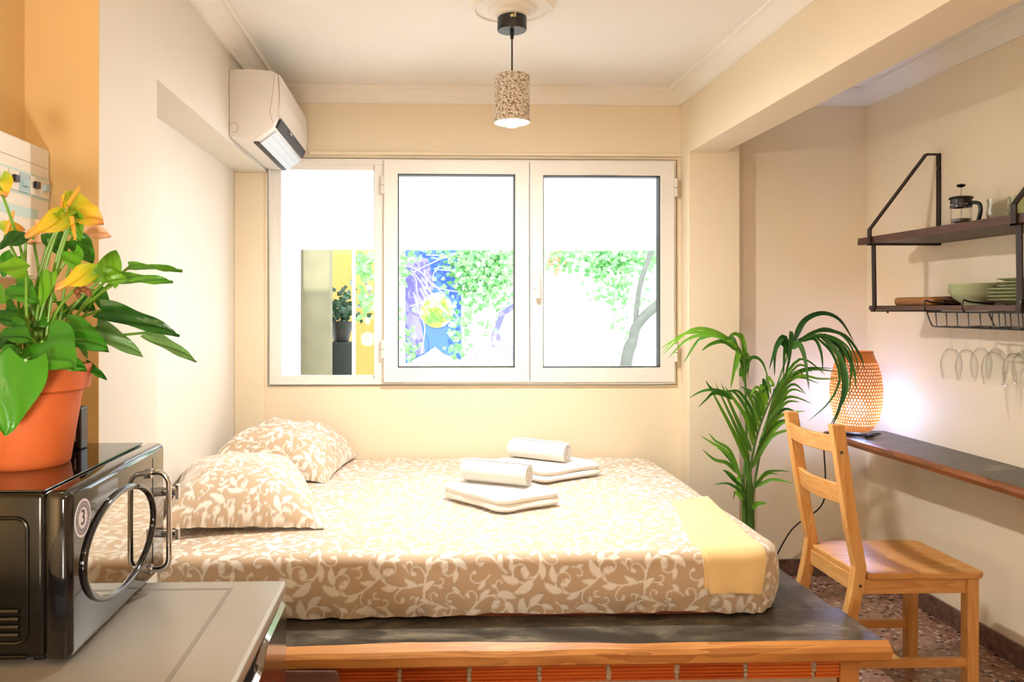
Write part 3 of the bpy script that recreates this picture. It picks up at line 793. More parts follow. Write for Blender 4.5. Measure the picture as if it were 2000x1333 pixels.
# ------------------------------------------------------------------ mattress with fitted sheet
BX0, BX1, BY0, BY1, ZT = -.905, 1.125, 2.365, 3.945, .613
RP, RE = .15, .034                      # plan radius, edge radius
DR = ZT - ZP - .006
def bed_map(U, V, lift=0.):
    cx0, cx1, cy0, cy1 = BX0 + RP, BX1 - RP, BY0 + RP, BY1 - RP
    bx = np.clip(U, cx0, cx1); by = np.clip(V, cy0, cy1); ex = U - bx; ey = V - by; d = np.hypot(ex, ey); dd = np.where(d < 1e-9, 1, d)
    nx, ny = ex / dd, ey / dd; fl_ = RP - RE; arc = RE * math.pi / 2
    ph = np.clip((d - fl_) / RE, 0, math.pi / 2)
    h = np.minimum(d, fl_) + RE * np.sin(ph) + lift * np.sin(ph)
    down = np.clip(d - fl_ - arc, 0, None)
    z = ZT - RE * (1 - np.cos(ph)) - down + lift * np.cos(ph)
    bulge = .006 * np.sin(np.clip(down / (DR - RE), 0, 1) * math.pi); tuck = -.014 * np.clip(down / (DR - RE), 0, 1.3) ** 3
    h = h + (bulge + tuck) * np.clip(down * 50, 0, 1)
    return bx + nx * h, by + ny * h, z, d, nx, ny, down
DMAX = (RP - RE) + RE * math.pi / 2 + (DR - RE)
stp = .0038
us = np.arange(BX0 - (DMAX - RP) - .01, BX1 + (DMAX - RP) + .01, stp); vs = np.arange(BY0 - (DMAX - RP) - .01, BY1 + .05, stp)
U, V = np.meshgrid(us, vs)
# hem wanders a little
hem = DMAX + .003 * fnoise(U * 9 + 3, V * 0 + 1) - .010 * np.exp(-((U - .25) / .28) ** 2) - .008 * np.exp(-((U - .8) / .12) ** 2)
X, Y, Z, D, NX, NY, DN = bed_map(U, V)
over = D > hem
sc_h = np.where(over, hem / np.maximum(D, 1e-6), 1.)
Ub = np.clip(U, BX0 + RP, BX1 - RP); Vb = np.clip(V, BY0 + RP, BY1 - RP)
X, Y, Z, _, NX, NY, DN = bed_map(Ub + (U - Ub) * sc_h, Vb + (V - Vb) * sc_h)
low = np.clip(DN / (DR - RE), 0, 1)
wr = .009 * fnoise(U * 26, V * 6 + 7) * low ** 4 + .005 * fnoise(U * 12 + 5, V * 12) * low + .008 * np.clip(fnoise(U * 5 + 9, Z * 14), 0, 1) * low
Zt = .0035 * fnoise(U * 3.1, V * 3.3) + .0022 * fnoise(U * 8 + 3, V * 7)
seam_u = at_y(1017, 1150, 2.37).x
seam = np.exp(-((U - seam_u) / .004) ** 2)
X = X + NX * (wr - .004 * seam * low); Y = Y + NY * (wr - .004 * seam * low); Z = Z + Zt * (1 - low)
keep = ~(over[:-1, :-1] & over[1:, 1:] & over[:-1, 1:] & over[1:, :-1])
bed = thing('mattress', 'wide mattress in a beige fitted sheet with white floral scrolls', 'bed', (.1, 3.1, ZP))
pr = sample(tile_b, U * 1.0 + .07, V * 1.0 + .03); ha = sample(halo_b, U + .07, V + .03)
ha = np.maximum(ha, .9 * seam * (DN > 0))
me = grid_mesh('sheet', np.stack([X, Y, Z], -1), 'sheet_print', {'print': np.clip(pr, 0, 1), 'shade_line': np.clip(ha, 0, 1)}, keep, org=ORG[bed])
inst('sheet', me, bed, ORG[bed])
rb = RP - .03; pl0 = []
for cx_, cy_, a0_ in ((BX1 - RP, BY1 - RP, 0), (BX0 + RP, BY1 - RP, 90), (BX0 + RP, BY0 + RP, 180), (BX1 - RP, BY0 + RP, 270)):
    for k in range(7): a = math.radians(a0_ + k * 15); pl0.append((cx_ + rb * math.cos(a), cy_ + rb * math.sin(a)))
MB().prism(pl0, 'Z', ZP + .001, ZT - .08).build('mattress_base', 'mattress_cloth', bed)

# pillows
def pillow(name, label, c, size, rot, seed, thick):
    n = 130; u = np.linspace(-1, 1, n); Ug, Vg = np.meshgrid(u, u); a, b = size[0] / 2, size[1] / 2
    m = np.clip((1 - np.abs(Ug) ** 2.6) * (1 - np.abs(Vg) ** 2.6), 0, 1) ** .52
    pin = 1 - .07 * (1 - np.abs(Vg) ** 2) * np.abs(Ug) ** 4; pin2 = 1 - .07 * (1 - np.abs(Ug) ** 2) * np.abs(Vg) ** 4
    x = Ug * a * pin; y = Vg * b * pin2
    wr_ = .012 * fnoise(Ug * 3 + seed, Vg * 3) * m + .004 * fnoise(Ug * 9 + seed, Vg * 9 + 4) * m + .010 * np.abs(fnoise(Ug * 6 + seed, Vg * 6)) * np.clip(np.maximum(np.abs(Ug), np.abs(Vg)) - .55, 0, 1)
    ed = .030 * np.maximum(np.abs(Ug), np.abs(Vg)) ** 3
    top = np.stack([x, y, thick * .86 * m + wr_ - ed], -1); bot = np.stack([x[:, ::-1], y[:, ::-1], -(thick * .10 * m + ed)[:, ::-1]], -1)
    Rm = np.array(Matrix.Rotation(rot[2], 3, 'Z') @ Matrix.Rotation(rot[1], 3, 'Y') @ Matrix.Rotation(rot[0], 3, 'X'))
    du = np.linalg.norm(np.diff(top, axis=1), axis=2); su = np.concatenate([np.zeros((n, 1)), np.cumsum(du, 1)], 1); su = su - su[:, n // 2:n // 2 + 1]
    dv = np.linalg.norm(np.diff(top, axis=0), axis=2); sv = np.concatenate([np.zeros((1, n)), np.cumsum(dv, 0)], 0); sv = sv - sv[n // 2:n // 2 + 1]
    pr_ = sample(tile_b, su * 1.1 + seed * .37, sv * 1.1 + seed * .21); h_ = sample(halo_b, su * 1.1 + seed * .37, sv * 1.1 + seed * .21)
    root = thing(name, label, 'pillow', c, 'pillows at the head of the bed')
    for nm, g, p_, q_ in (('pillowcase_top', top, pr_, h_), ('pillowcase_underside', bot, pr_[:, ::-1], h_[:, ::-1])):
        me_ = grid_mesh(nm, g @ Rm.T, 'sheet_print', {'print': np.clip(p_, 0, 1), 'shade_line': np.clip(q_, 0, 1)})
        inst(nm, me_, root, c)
pillow('pillow', 'near floral pillow leaning on the left wall, closest to the microwave', (-.655, 2.93, .665), (.52, .70), (math.radians(0), math.radians(4), math.radians(13)), 2.3, .165)
pillow('pillow', 'far floral pillow in the corner below the window, partly behind the near pillow', (-.625, 3.66, .672), (.55, .56), (math.radians(2), math.radians(4), math.radians(-9)), 5.1, .18)

# ------------------------------------------------------------------ towels
def folded(label, pts, z0, th):
    c = sum((Vector((p[0], p[1], 0)) for p in pts), Vector()) / 4; root = thing('folded_towel', label, 'towel', (c.x, c.y, z0), 'white bath towels on the bed')
    A, B, C, Dd = [Vector((p[0], p[1], 0)) for p in pts]
    nl = 2
    for k in range(nl):
        h = th / nl; g = 26; P = []
        zlo = z0 + k * h; ins = .004 * k
        secs_ = []
        # rounded slab: stack of inset outlines
        for (ii, zz) in ((.022 if k == 0 else .007, 0), (.006 if k == 0 else .002, .2), (0, .5), (.003 if k == 0 else .008, .8), (.007 if k == 0 else .03, 1)):
            loop = []
            for a_, b_ in ((A, B), (B, C), (C, Dd), (Dd, A)):
                for t in np.linspace(0, 1, g)[:-1]:
                    p = a_.lerp(b_, t); d = (c - p); d.z = 0
                    e = 2 * abs(t - .5); rc = .014 * max(0, e - .82) / .18
                    p = p + d.normalized() * (ii + ins + rc + .004 * vn(p.x * 14, p.y * 14, k))
                    loop.append((p.x, p.y, zlo + zz * h * .98 + .004 * vn(p.x * 9, p.y * 9, 5) * k))
            secs_.append(loop)
        MB().sweep(secs_).build('towel_layer', 'white_terry', root, smooth=True)
    return root
folded('thick folded white towel nearest the bed front, under a rolled towel', [(.281, 2.80), (.525, 2.94), (.325, 3.235), (.068, 3.07)], ZT + .006, .060)
folded('folded white towel farther back beneath the spiral-ended roll', [(.505, 3.275), (.795, 3.455), (.60, 3.72), (.30, 3.55)], ZT + .006, .060)
def rolled(label, c, L, r, rz):
    n = 90; turns = 4.2; th = r / (turns + .6)
    out = [];
    pts = []
    for i in range(n + 1):
        a = 2 * math.pi * turns * i / n; rr = th * .5 + (r - th * .5) * i / n - 0
        pts.append((rr, a))
    outer = [((rr) * math.cos(a), (rr) * math.sin(a)) for rr, a in pts]; inner = [((rr - th * .74) * math.cos(a), (rr - th * .74) * math.sin(a)) for rr, a in pts]
    poly_ = outer + inner[::-1]
    root = thing('rolled_towel', label, 'towel', c, 'rolled white hand towels')
    m_ = MB()
    cs, sn = math.cos(rz), math.sin(rz); nn = len(poly_); b = 0; K = 9
    for j in range(K):
        x = -L / 2 + L * j / (K - 1); s_ = 1 - (.05 if j in (0, K - 1) else 0); wob = .002 * vn(x * 20, 2)
        for (p, q_) in poly_: m_.v.append((c[0] + cs * x - sn * (p * s_), c[1] + sn * x + cs * (p * s_), c[2] + q_ * s_ * .93 + wob))
    for j in range(K - 1):
        for k in range(nn): l = (k + 1) % nn; m_.f.append([j * nn + k, j * nn + l, (j + 1) * nn + l, (j + 1) * nn + k])
    for j in (0, K - 1):
        for k in range(n): m_.f.append([j * nn + k, j * nn + k + 1, j * nn + nn - 2 - k, j * nn + nn - 1 - k])
    m_.build('towel_roll', 'white_terry', root, smooth=True)
rolled('rolled white towel lying on the nearest folded towel', (.283, 3.035, ZT + .064 + .046), .265, .05, math.radians(-27))
rolled('rolled white towel with visible spiral end on the farther folded towel', (.515, 3.50, ZT + .064 + .046), .275, .05, math.radians(-35))
# yellow towel draped over the front edge, in the sheet's own coordinates
yt = thing('yellow_towel', 'folded yellow towel draped over the front edge of the bed', 'towel', (1.0, 2.4, .6))
def drape(u_of, v_top, v_bot, lift, name, seed):
    nv, nu = 120, 46; Vv = np.linspace(v_top, v_bot, nv)[:, None] * np.ones((1, nu)); t = np.linspace(0, 1, nu)[None, :] * np.ones((nv, 1))
    s_ = np.linspace(0, 1, nv)[:, None]; Uu = u_of(s_, t)
    Vv = Vv + (.09 * (t - .3)) * np.clip(1 - s_ * 2.2, 0, 1)
    th = lift + .003 * fnoise(t * 4 + seed, s_ * 6 + t * 0) * np.clip((s_ - .4) * 3, 0, 1)
    x, y, z, _, nx_, ny_, dn = bed_map(Uu, Vv, th); y = y - .004 * np.sin(t * 9 + seed) * np.clip(dn * 12, 0, 1) - .010 * np.clip(dn * 8, 0, 1)
    top = np.stack([x, y, z], -1); x2, y2, z2, *_r = bed_map(Uu, Vv, np.maximum(lift - .009, .001)); bot = np.stack([x2, y2, z2], -1)
    P = np.concatenate([top, top[:, -1:] * .5 + bot[:, -1:] * .5, bot[:, ::-1], bot[:, :1] * .5 + top[:, :1] * .5, top[:, :1]], 1)
    P = np.concatenate([P[:1] * 0 + P[:1].mean(1, keepdims=True), P, P[-1:] * 0 + P[-1:].mean(1, keepdims=True)], 0)
    inst(name, grid_mesh(name, P, 'yellow_terry', org=ORG[yt]), yt, ORG[yt])
vb = BY0 - (.100)
drape(lambda s, t: (.935 - .078 * np.clip(s * 1.5, 0, 1)) + .165 * t + .018 * np.clip(s * 1.5, 0, 1) * t, 2.97, vb, .013, 'towel_layer', 1.)
drape(lambda s, t: (.94 - .095 * np.clip(s * 1.5, 0, 1)) + .155 * t, 2.94, vb + .012, .006, 'towel_layer', 4.)

# ------------------------------------------------------------------ chair
ch = thing('dining_chair', 'pine dining chair with ladder back facing the wall desk', 'chair', (1.68, 2.84, 0))
yn, yf = 2.672, 3.005                     # near and far side centre lines
def post(y):
    side = [(1.375, 0), (1.463, .40), (1.472, .47), (1.445, .60), (1.392, .955), (1.437, .955), (1.482, .64), (1.513, .47), (1.506, .40), (1.418, 0)]
    return MB().prism(side, 'Y', y - .0165, y + .0165)
for y in (yn, yf):
    p = post(y).build('back_leg', 'pine', ch, bevel=.004)
    for (sx, sz) in ((1.425, .86), (1.49, .405)):
        MB().tube([(sx, y - .0172, sz), (sx, y - .0166, sz)], .006, 10).build('screw', 'steel_mesh', p)
    MB().box(1.862, 1.902, y - .02, y + .02, 0, .428).build('front_leg', 'pine', ch, bevel=.004)
    MB().box(1.49, 1.862, y - .011, y + .011, .375, .428).build('side_apron', 'pine_flat', ch, bevel=.002)
    MB().box(1.408, 1.866, y - .010, y + .010, .120, .150).build('side_stretcher', 'pine_flat', ch, bevel=.002)
for z0_, z1_, x_ in ((.855, .915, 1.412), (.675, .745, 1.45)):
    secs = []
    for i in range(13):
        t = i / 12; y = yn + (yf - yn) * t; bow = -.028 * math.sin(math.pi * t)
        secs.append([(x_ + bow, y, z0_), (x_ + bow + .018, y, z0_), (x_ + bow + .018 - .012, y, z1_), (x_ + bow - .012, y, z1_)])
    MB().sweep(secs).build('back_rail', 'pine_rail', ch, bevel=.003)
MB().box(1.483, 1.505, yn, yf, .372, .428).build('rear_apron', 'pine_rail', ch, bevel=.002)
MB().box(1.868, 1.890, yn, yf, .372, .428).build('front_apron', 'pine_rail', ch, bevel=.002)
MB().box(1.62, 1.65, yn, yf, .125, .145).build('cross_stretcher', 'pine_rail', ch, bevel=.002)
m = MB(); m.prism([(1.515, yn - .025), (1.90, yn - .03), (1.922, yn - .012), (1.922, yf + .012), (1.90, yf + .03), (1.515, yf + .025), (1.515, yf - .018), (1.488, yf - .018), (1.488, yn + .018), (1.515, yn + .018)], 'Z', .428, .450)
seat = m.build('seat', 'pine_flat', ch, bevel=.006, seg=3)

# ------------------------------------------------------------------ wall desk
ZD = .752
dk = thing('wall_desk', 'narrow black-topped plank desk with a live wood edge along the right wall', 'desk', (2.1, 3.0, ZD))
yd0, yd1 = 1.6, 3.80
def dx(y): return 1.985 - .03 * (y - 2.6) + .006 * vn(y * 3, 5)
secs = []
for i in range(41):
    y = yd0 + (yd1 - yd0) * i / 40
    secs.append([(dx(y) + .012, y, ZD), (XR, y, ZD), (XR, y, ZD - .03), (dx(y) + .012, y, ZD - .034)])
MB().sweep(secs).build('desk_top', 'chalkboard_paint', dk)
secs = []
for i in range(61):
    y = yd0 + (yd1 - yd0) * i / 60; a = dx(y); w_ = .005 * vn(y * 7, 1)
    secs.append([(a + .016, y, ZD + .0008), (a + .002 + w_, y, ZD - .003), (a - .006 + w_, y, ZD - .016), (a + w_ * .5, y, ZD - .032), (a + .02, y, ZD - .040)])
MB().sweep(secs).build('live_edge', 'desk_edge', dk, smooth=True)
for y in (1.9, 2.75, 3.6):
    m = MB(); m.box(XR - .2, XR, y - .012, y + .012, ZD - .037, ZD - .031); m.box(XR - .005, XR, y - .012, y + .012, ZD - .05, ZD - .031); m.build('bracket', 'black_strap', dk)

# ------------------------------------------------------------------ table lamp (perforated basket shade)
LX, LY = 2.055, 3.70
tl = thing('table_lamp', 'glowing orange perforated table lamp on the wall desk', 'lamp', (LX, LY, ZD))
MB().lathe([(0, ZD), (.06, ZD), (.06, ZD + .008), (.048, ZD + .02), (0, ZD + .02)], (LX, LY, 0), 28).build('foot', 'black_metal', tl, smooth=True)
zb, ztp = ZD + .016, ZD + .016 + .375
prof_t = [(0, .055), (.02, .075), (.06, .098), (.13, .112), (.2, .114), (.26, .108), (.31, .096), (.35, .080), (.375, .071)]
def rad(h):
    for (h0, r0), (h1, r1) in zip(prof_t, prof_t[1:]):
        if h <= h1: t = (h - h0) / (h1 - h0); return r0 + (r1 - r0) * (t * t * (3 - 2 * t) * .4 + t * .6)
    return prof_t[-1][1]
m = MB(); NC, NRW = 52, 25; Hs = .375
def sp(c_, h): a = 2 * math.pi * c_ / NC; r = rad(h); return (LX + r * math.cos(a), LY + r * math.sin(a), zb + h)
for j in range(NRW):
    h0 = Hs * j / NRW; h1 = Hs * (j + 1) / NRW; off = .5 * (j % 2)
    for i in range(NC):
        c0, c1 = i + off, i + 1 + off; b = len(m.v)
        hole = 2 <= j < NRW - 3
        rim = [(c0, h0), (c0 + .5, h0), (c1, h0), (c1, (h0 + h1) / 2), (c1, h1), (c0 + .5, h1), (c0, h1), (c0, (h0 + h1) / 2)]
        for c_, h in rim: m.v.append(sp(c_, h))
        if not hole: m.f.append([b + k for k in range(8)]); continue
        cx_, ch_ = (c0 + c1) / 2, (h0 + h1) / 2
        for k in range(8):
            a = -math.pi * .75 + k * math.pi / 4; m.v.append(sp(cx_ + .23 * math.cos(a), ch_ + (h1 - h0) * .33 * math.sin(a)))
        for k in range(8): l = (k + 1) % 8; m.f.append([b + k, b + l, b + 8 + l, b + 8 + k])
m.build('shade', 'bamboo_shade', tl)
MB().lathe([(rad(Hs) - .006, zb + Hs - .004), (rad(Hs) + .003, zb + Hs - .004), (rad(Hs) + .002, zb + Hs + .004), (rad(Hs) - .005, zb + Hs + .004)], (LX, LY, 0), 40, closed=True).build('shade_rim', 'bamboo_shade', tl, smooth=True)
MB().lathe([(0, ZD + .02), (.018, ZD + .02), (.018, ZD + .085), (0, ZD + .085)], (LX, LY, 0), 16).build('bulb_holder', 'plastic_white', tl)
MB().sphere((LX, LY, ZD + .122), .045, 14, 8).build('bulb', 'table_glow', tl, smooth=True)
g1 = at_y(1632, 880, 3.78); g2 = at_y(1612, 940, 3.8); g3 = at_y(1603, 990, 3.85)
pts = catmull([(LX + .03, LY - .06, ZD + .01), (LX + .06, LY - .1, ZD + .02), (LX + .0, LY - .13, ZD + .014), (LX - .06, LY - .04, ZD + .006), (1.93, 3.72, ZD + .004), (1.915, 3.73, ZD - .04), g2, g3, (1.83, 3.88, .25), (1.72, 3.92, .03), (1.6, 3.9, .012), (1.5, 3.75, .012)], 6)
MB().tube(pts, .0035, 7).build('cord', 'black_cord', tl, smooth=True)
MB().tube([(LX - .03, LY - .14, ZD + .012), (LX + .012, LY - .12, ZD + .016)], .010, 10).build('cord_switch', 'black_cord', tl, smooth=True)

# ------------------------------------------------------------------ shelf unit on the right wall
SX = 1.95
sh = thing('wall_shelf', 'two-tier dark wooden wall shelf hung on black metal straps', 'shelf', (2.1, 2.95, 1.36))
ZU0, ZU1, ZL0, ZL1 = 1.632, 1.662, 1.343, 1.362
def plankmb(x0, y0_, y1_, z0_, z1_):
    secs_ = []
    for i in range(31):
        y = y0_ + (y1_ - y0_) * i / 30; w_ = .004 * vn(y * 6, z0_ * 9); secs_.append([(x0 + w_, y, z0_), (XR - .004, y, z0_), (XR - .004, y, z1_), (x0 + w_ + .002, y, z1_)])
    return MB().sweep(secs_)
plankmb(SX - .004, 2.40, 3.49, ZU0, ZU1).build('shelf_board', 'walnut_board', sh)
plankmb(SX + .012, 2.40, 3.43, ZL0, ZL1).build('shelf_board', 'walnut_board', sh)
for yb in (3.386, 2.545):
    w_ = .0125
    def strap(pts_, nm='strap'):
        m_ = MB()
        for (xa, za_), (xb, zb_) in zip(pts_, pts_[1:]):
            d = Vector((xb - xa, zb_ - za_)); d.normalize(); n_ = Vector((-d.y, d.x)) * .003; d = d * .003
            m_.prism([(xa - d.x + n_.x, za_ - d.y + n_.y), (xb + d.x + n_.x, zb_ + d.y + n_.y), (xb + d.x - n_.x, zb_ + d.y - n_.y), (xa - d.x - n_.x, za_ - d.y - n_.y)], 'Y', yb - w_, yb + w_)
        return m_
    br = strap([(XR - .004, ZU0 - .005), (XR - .004, 2.020), (2.19, 2.020), (SX - .010, ZU1 + .03), (SX - .010, ZU0 - .005), (XR - .004, ZU0 - .005)]).build('upper_bracket', 'black_strap', sh)
    lb = strap([(SX + .008, ZU0 - .008), (SX + .012, ZL1 + .004), (SX + .004, ZL0 - .004), (XR - .004, ZL0 - .004)]).build('lower_bracket', 'black_strap', sh)
    MB().tube([(XR - .011, yb, 1.96), (XR - .004, yb, 1.96)], .006, 10).build('screw', 'steel_mesh', br)
    MB().tube([(2.02, yb, ZL0 - .014), (2.02, yb, ZL0 - .006)], .005, 8).build('screw', 'steel_mesh', lb)

# french press on the upper board
fq = at_x(1877, 437, 2.09); FX, FY = 2.09, fq.y
fpz = ZU1
fp_ = thing('french_press', 'small glass french press with black lid on the upper shelf board', 'coffee press', (FX, FY, fpz))
MB().lathe([(.0, .004), (.034, .004), (.036, .012), (.036, .105), (.038, .110), (.0355, .110), (.0345, .105), (.0345, .014), (.0, .012)], (FX, FY, fpz), 28).build('glass_beaker', 'drink_glass', fp_, smooth=True)
lid = MB().lathe([(0, .126), (.03, .124), (.041, .120), (.042, .114), (.037, .112), (.036, .094), (0, .094)], (FX, FY, fpz), 28).build('lid', 'coffee_lid', fp_, smooth=True)
MB().lathe([(0, .122), (.0022, .122), (.0022, .03), (0, .03)], (FX, FY, fpz), 8).build('plunger_rod', 'chrome', fp_)
MB().lathe([(0, .16), (.0025, .16), (.0025, .12), (0, .12)], (FX, FY, fpz), 8).build('plunger_stem', 'chrome', fp_)
MB().lathe([(0, .172), (.012, .171), (.0165, .167), (.013, .161), (.004, .158), (0, .158)], (FX, FY, fpz), 20).build('plunger_knob', 'coffee_lid', fp_, smooth=True)
MB().lathe([(0, .036), (.033, .036), (.034, .032), (.034, .026), (.032, .022), (0, .022)], (FX, FY, fpz), 24).build('mesh_filter', 'steel_mesh', fp_)
MB().lathe([(.0365, .088), (.038, .088), (.038, .080), (.0365, .080)], (FX, FY, fpz), 28, closed=True).build('band', 'coffee_lid', fp_)
hpts = catmull([(FX + .01, FY - .036, fpz + .092), (FX + .012, FY - .062, fpz + .092), (FX + .014, FY - .084, fpz + .082), (FX + .014, FY - .088, fpz + .055), (FX + .014, FY - .076, fpz + .02)], 6)
MB().tube(hpts, .0075, 10).build('handle', 'coffee_lid', fp_, smooth=True)
for a in (.5, 2.6, 4.7):
    MB().box(FX + .034 * math.cos(a) - .004, FX + .034 * math.cos(a) + .004, FY + .034 * math.sin(a) - .004, FY + .034 * math.sin(a) + .004, fpz, fpz + .008).build('foot', 'coffee_lid', fp_)
# cups on the upper board
def cup(label, px, py, X_, mat, r, h, nm):
    q = at_x(px, py, X_)
    m_ = MB().lathe([(0, .004), (r * .62, .003), (r * .9, h * .2), (r, h * .45), (r * .86, h * .8), (r * .94, h), (r * .90, h), (r * .82, h * .8), (r * .96, h * .45), (r * .86, h * .22), (r * .58, .009), (0, .009)], (X_, q.y, ZU1), 26)
    tag(m_.build(nm, mat, None, smooth=True, loc=(X_, q.y, ZU1)), label, 'glass', 'glasses on the upper shelf board')
cup('clear glass tumbler beside the french press on the upper shelf board', 1952, 420, 2.10, 'tumbler_glass', .042, .088, 'tumbler')
cup('green-tinted glass tumbler at the shelf strap, right of the clear one', 1996, 418, 2.12, 'green_drink_glass', .042, .088, 'tumbler')

# wooden boards and dishes on the lower board
q = at_x(1757, 590, 2.03); q2 = at_x(1800, 590, 2.03)
def slab(nm, label, mat, x0, x1, ya, yb_, z0_, th):
    m_ = MB(); r = min(.03, (x1 - x0) * .3); pl_ = []
    for cx_, cy_, a0_ in ((x1 - r, yb_ - r, 0), (x0 + r, yb_ - r, 90), (x0 + r, ya + r, 180), (x1 - r, ya + r, 270)):
        for k in range(5): a = math.radians(a0_ + k * 22.5); pl_.append((cx_ + r * math.cos(a), cy_ + r * math.sin(a)))
    m_.prism(pl_, 'Z', z0_, z0_ + th)
    return tag(m_.build(nm, mat, None, bevel=min(.011, th * .4), seg=3, smooth=True), label, 'chopping board')
slab('chopping_board', 'light brown wooden board lying flat at the far end of the lower shelf', 'chopping_wood', 2.0, 2.06, 3.06, q.y, ZL1, .034)
slab('chopping_board', 'dark brown wooden board lying behind the light one on the lower shelf', 'dark_chopping_wood', 2.07, 2.2, 3.075, 3.2, ZL1, .036)
bq = at_x(1913, 588, 2.11)
def bowl_mesh(r, h):
    return MB().lathe([(0, 0), (r * .5, 0), (r * .52, .006), (r * .8, h * .45), (r * .97, h * .9), (r, h), (r * .97, h), (r * .93, h * .88), (r * .76, h * .5), (r * .48, .012), (0, .012)], (0, 0, 0), 40).mesh('bowl', 'sage_ceramic', True)
bm_ = bowl_mesh(.10, .056)
for k, lb_ in enumerate(('lowest sage green bowl of the stack on the lower shelf', 'middle sage green bowl of the stack on the lower shelf', 'topmost sage green bowl of the stack on the lower shelf')):
    tag(inst('bowl', bm_, None, (2.105, bq.y, ZL1 + .0135 * k)), lb_, 'bowl', 'sage bowls on the lower shelf')
pm_ = MB().lathe([(0, 0), (.07, 0), (.074, .004), (.10, .011), (.125, .019), (.126, .021), (.122, .021), (.098, .015), (.07, .009), (0, .008)], (0, 0, 0), 44).mesh('plate', 'sage_ceramic', True)
pm2 = MB().lathe([(0, 0), (.05, 0), (.054, .004), (.075, .010), (.096, .017), (.097, .019), (.093, .019), (.073, .014), (.05, .009), (0, .008)], (0, 0, 0), 40).mesh('small_plate', 'sage_ceramic', True)
py_ = at_x(2012, 585, 2.10).y
ords = ('lowest', 'second', 'third', 'fourth')
for k in range(4): tag(inst('plate', pm_, None, (2.10, py_, ZL1 + .0125 * k)), f'{ords[k]} wide sage green plate, counted from the shelf, stacked right of the bowls', 'plate', 'stacked sage plates')
for k in range(3): tag(inst('small_plate', pm2, None, (2.10, py_, ZL1 + .0505 + .0125 * k)), f'{("lowest", "middle", "topmost")[k]} small sage green plate on top of the wide plates', 'plate', 'stacked sage plates')

# wine glass rack under the lower board, and hanging glasses
rk = thing('glass_rack', 'black wire stemware rack clipped under the lower shelf board', 'rack', (2.05, 2.9, 1.33))
rx0, rx1 = SX + .005, 2.20
ry1 = at_x(1810, 605, rx0).y; ry0 = 2.46
zu, zl = ZL0 - .006, ZL0 - .062
r3 = .0032
for x_ in (rx0, rx1):
    MB().tube([(x_, ry0, zu), (x_, ry1, zu)], r3, 8).build('side_rail', 'black_metal', rk, smooth=True)
    MB().tube(catmull([(x_, ry1, zu), (x_ + .001, ry1 - .015, zu - .03), (x_ + .002, ry1 - .03, zl + .004), (x_ + .002, ry1 - .05, zl)], 5) + [Vector((x_ + .002, ry0, zl))], r3 * .8, 8).build('lower_rail', 'black_metal', rk, smooth=True)
nw = 9
for i in range(nw):
    y = ry1 - .06 - (ry1 - .06 - ry0 - .02) * i / (nw - 1)
    MB().tube([(rx0, y + .006, zu), (rx0, y, zl), (rx1, y, zl), (rx1, y + .006, zu)], r3 * .75, 7).build('hanger_wire', 'black_metal', rk, smooth=True)
for y in (ry1 - .005, ry1 - .22, ry1 - .5):
    MB().tube(catmull([(rx0, y, zu), (rx0 - .012, y, zu + .012), (rx0 - .008, y, ZL1 + .018), (rx0 + .02, y, ZL1 + .012), (rx0 + .10, y, ZL1 + .006)], 5), r3, 8).build('clip', 'black_metal', rk, smooth=True)
gprof = [(.0, 0), (.031, -.001), (.032, -.003), (.008, -.006), (.0042, -.012), (.0038, -.07), (.005, -.082), (.016, -.092), (.030, -.112), (.0365, -.14), (.0365, -.16), (.0295, -.205),
         (.0283, -.205), (.0353, -.16), (.0353, -.14), (.029, -.113), (.015, -.094), (.0, -.089)]
gm = MB().lathe(gprof, (0, 0, 0), 28).mesh('wine_glass', 'drink_glass', True)
gl = [(1858, 2.00), (1888, 2.00), (1916, 2.13), (1940, 2.00), (1946, 2.13), (1982, 2.02), (2000, 2.13)]
gn = ['first from the far end of the wire rack', 'second from the far end of the wire rack', 'third from the far end, hung at the back of the rack', 'fourth from the far end, hung at the front of the rack', 'behind the fourth one, close to the wall', 'sixth from the far end of the wire rack', 'cut by the right edge of the picture']
for (gx, X_), nm in zip(gl, gn):
    y = at_x(gx, 640, X_).y
    tag(inst('wine_glass', gm, None, (X_, y, zl + .0075)), 'upside-down clear wine glass, ' + nm, 'glass', 'wine glasses hanging in the rack')

# ------------------------------------------------------------------ fridge and microwave
ZF = .785
fr = thing('mini_fridge', 'low silver fridge with a grey top in the left foreground', 'fridge', (-.6, 1.4, 0))
fx1, fy0, fy1 = -.284, 1.09, 1.668
MB().box(-.945, -.345, fy0 + .01, fy1 - .008, .03, ZF - .03).build('body', 'fridge_door', fr, bevel=.006)
top = MB().box(-.945, fx1, fy0, fy1, ZF - .028, ZF).build('top', 'fridge_top', fr, bevel=.007, seg=3)
m = frame4(-.9, fx1 - .10, fy0 + .07, fy1 - .045, .008, 0, .0012)
m.v = [(x, z, ZF - .0004 + y) for x, y, z in m.v]; m.build('top_groove', 'fridge_line', top)
MB().box(-.36, fx1 - .016, fy0 + .004, fy1 - .006, ZF - .06, ZF - .026).build('door_gap', 'fridge_dark', fr)
secs = []
for i in range(33):
    y = fy0 + .002 + (fy1 - .006 - fy0) * i / 32; t = i / 32
    dip = .030 * (1 / (1 + math.exp(-(t - .25) * 60))) * (1 / (1 + math.exp((t - .62) * 60)))
    zt_ = ZF - .042 - dip
    secs.append([(-.338, y, .09), (-.338, y, zt_ - .004), (-.330, y, zt_), (fx1 - .008, y, zt_), (fx1 + .0, y, zt_ - .008), (fx1 + .0, y, .09)])
dr = MB().sweep(secs).build('door', 'fridge_door', fr, smooth=True)
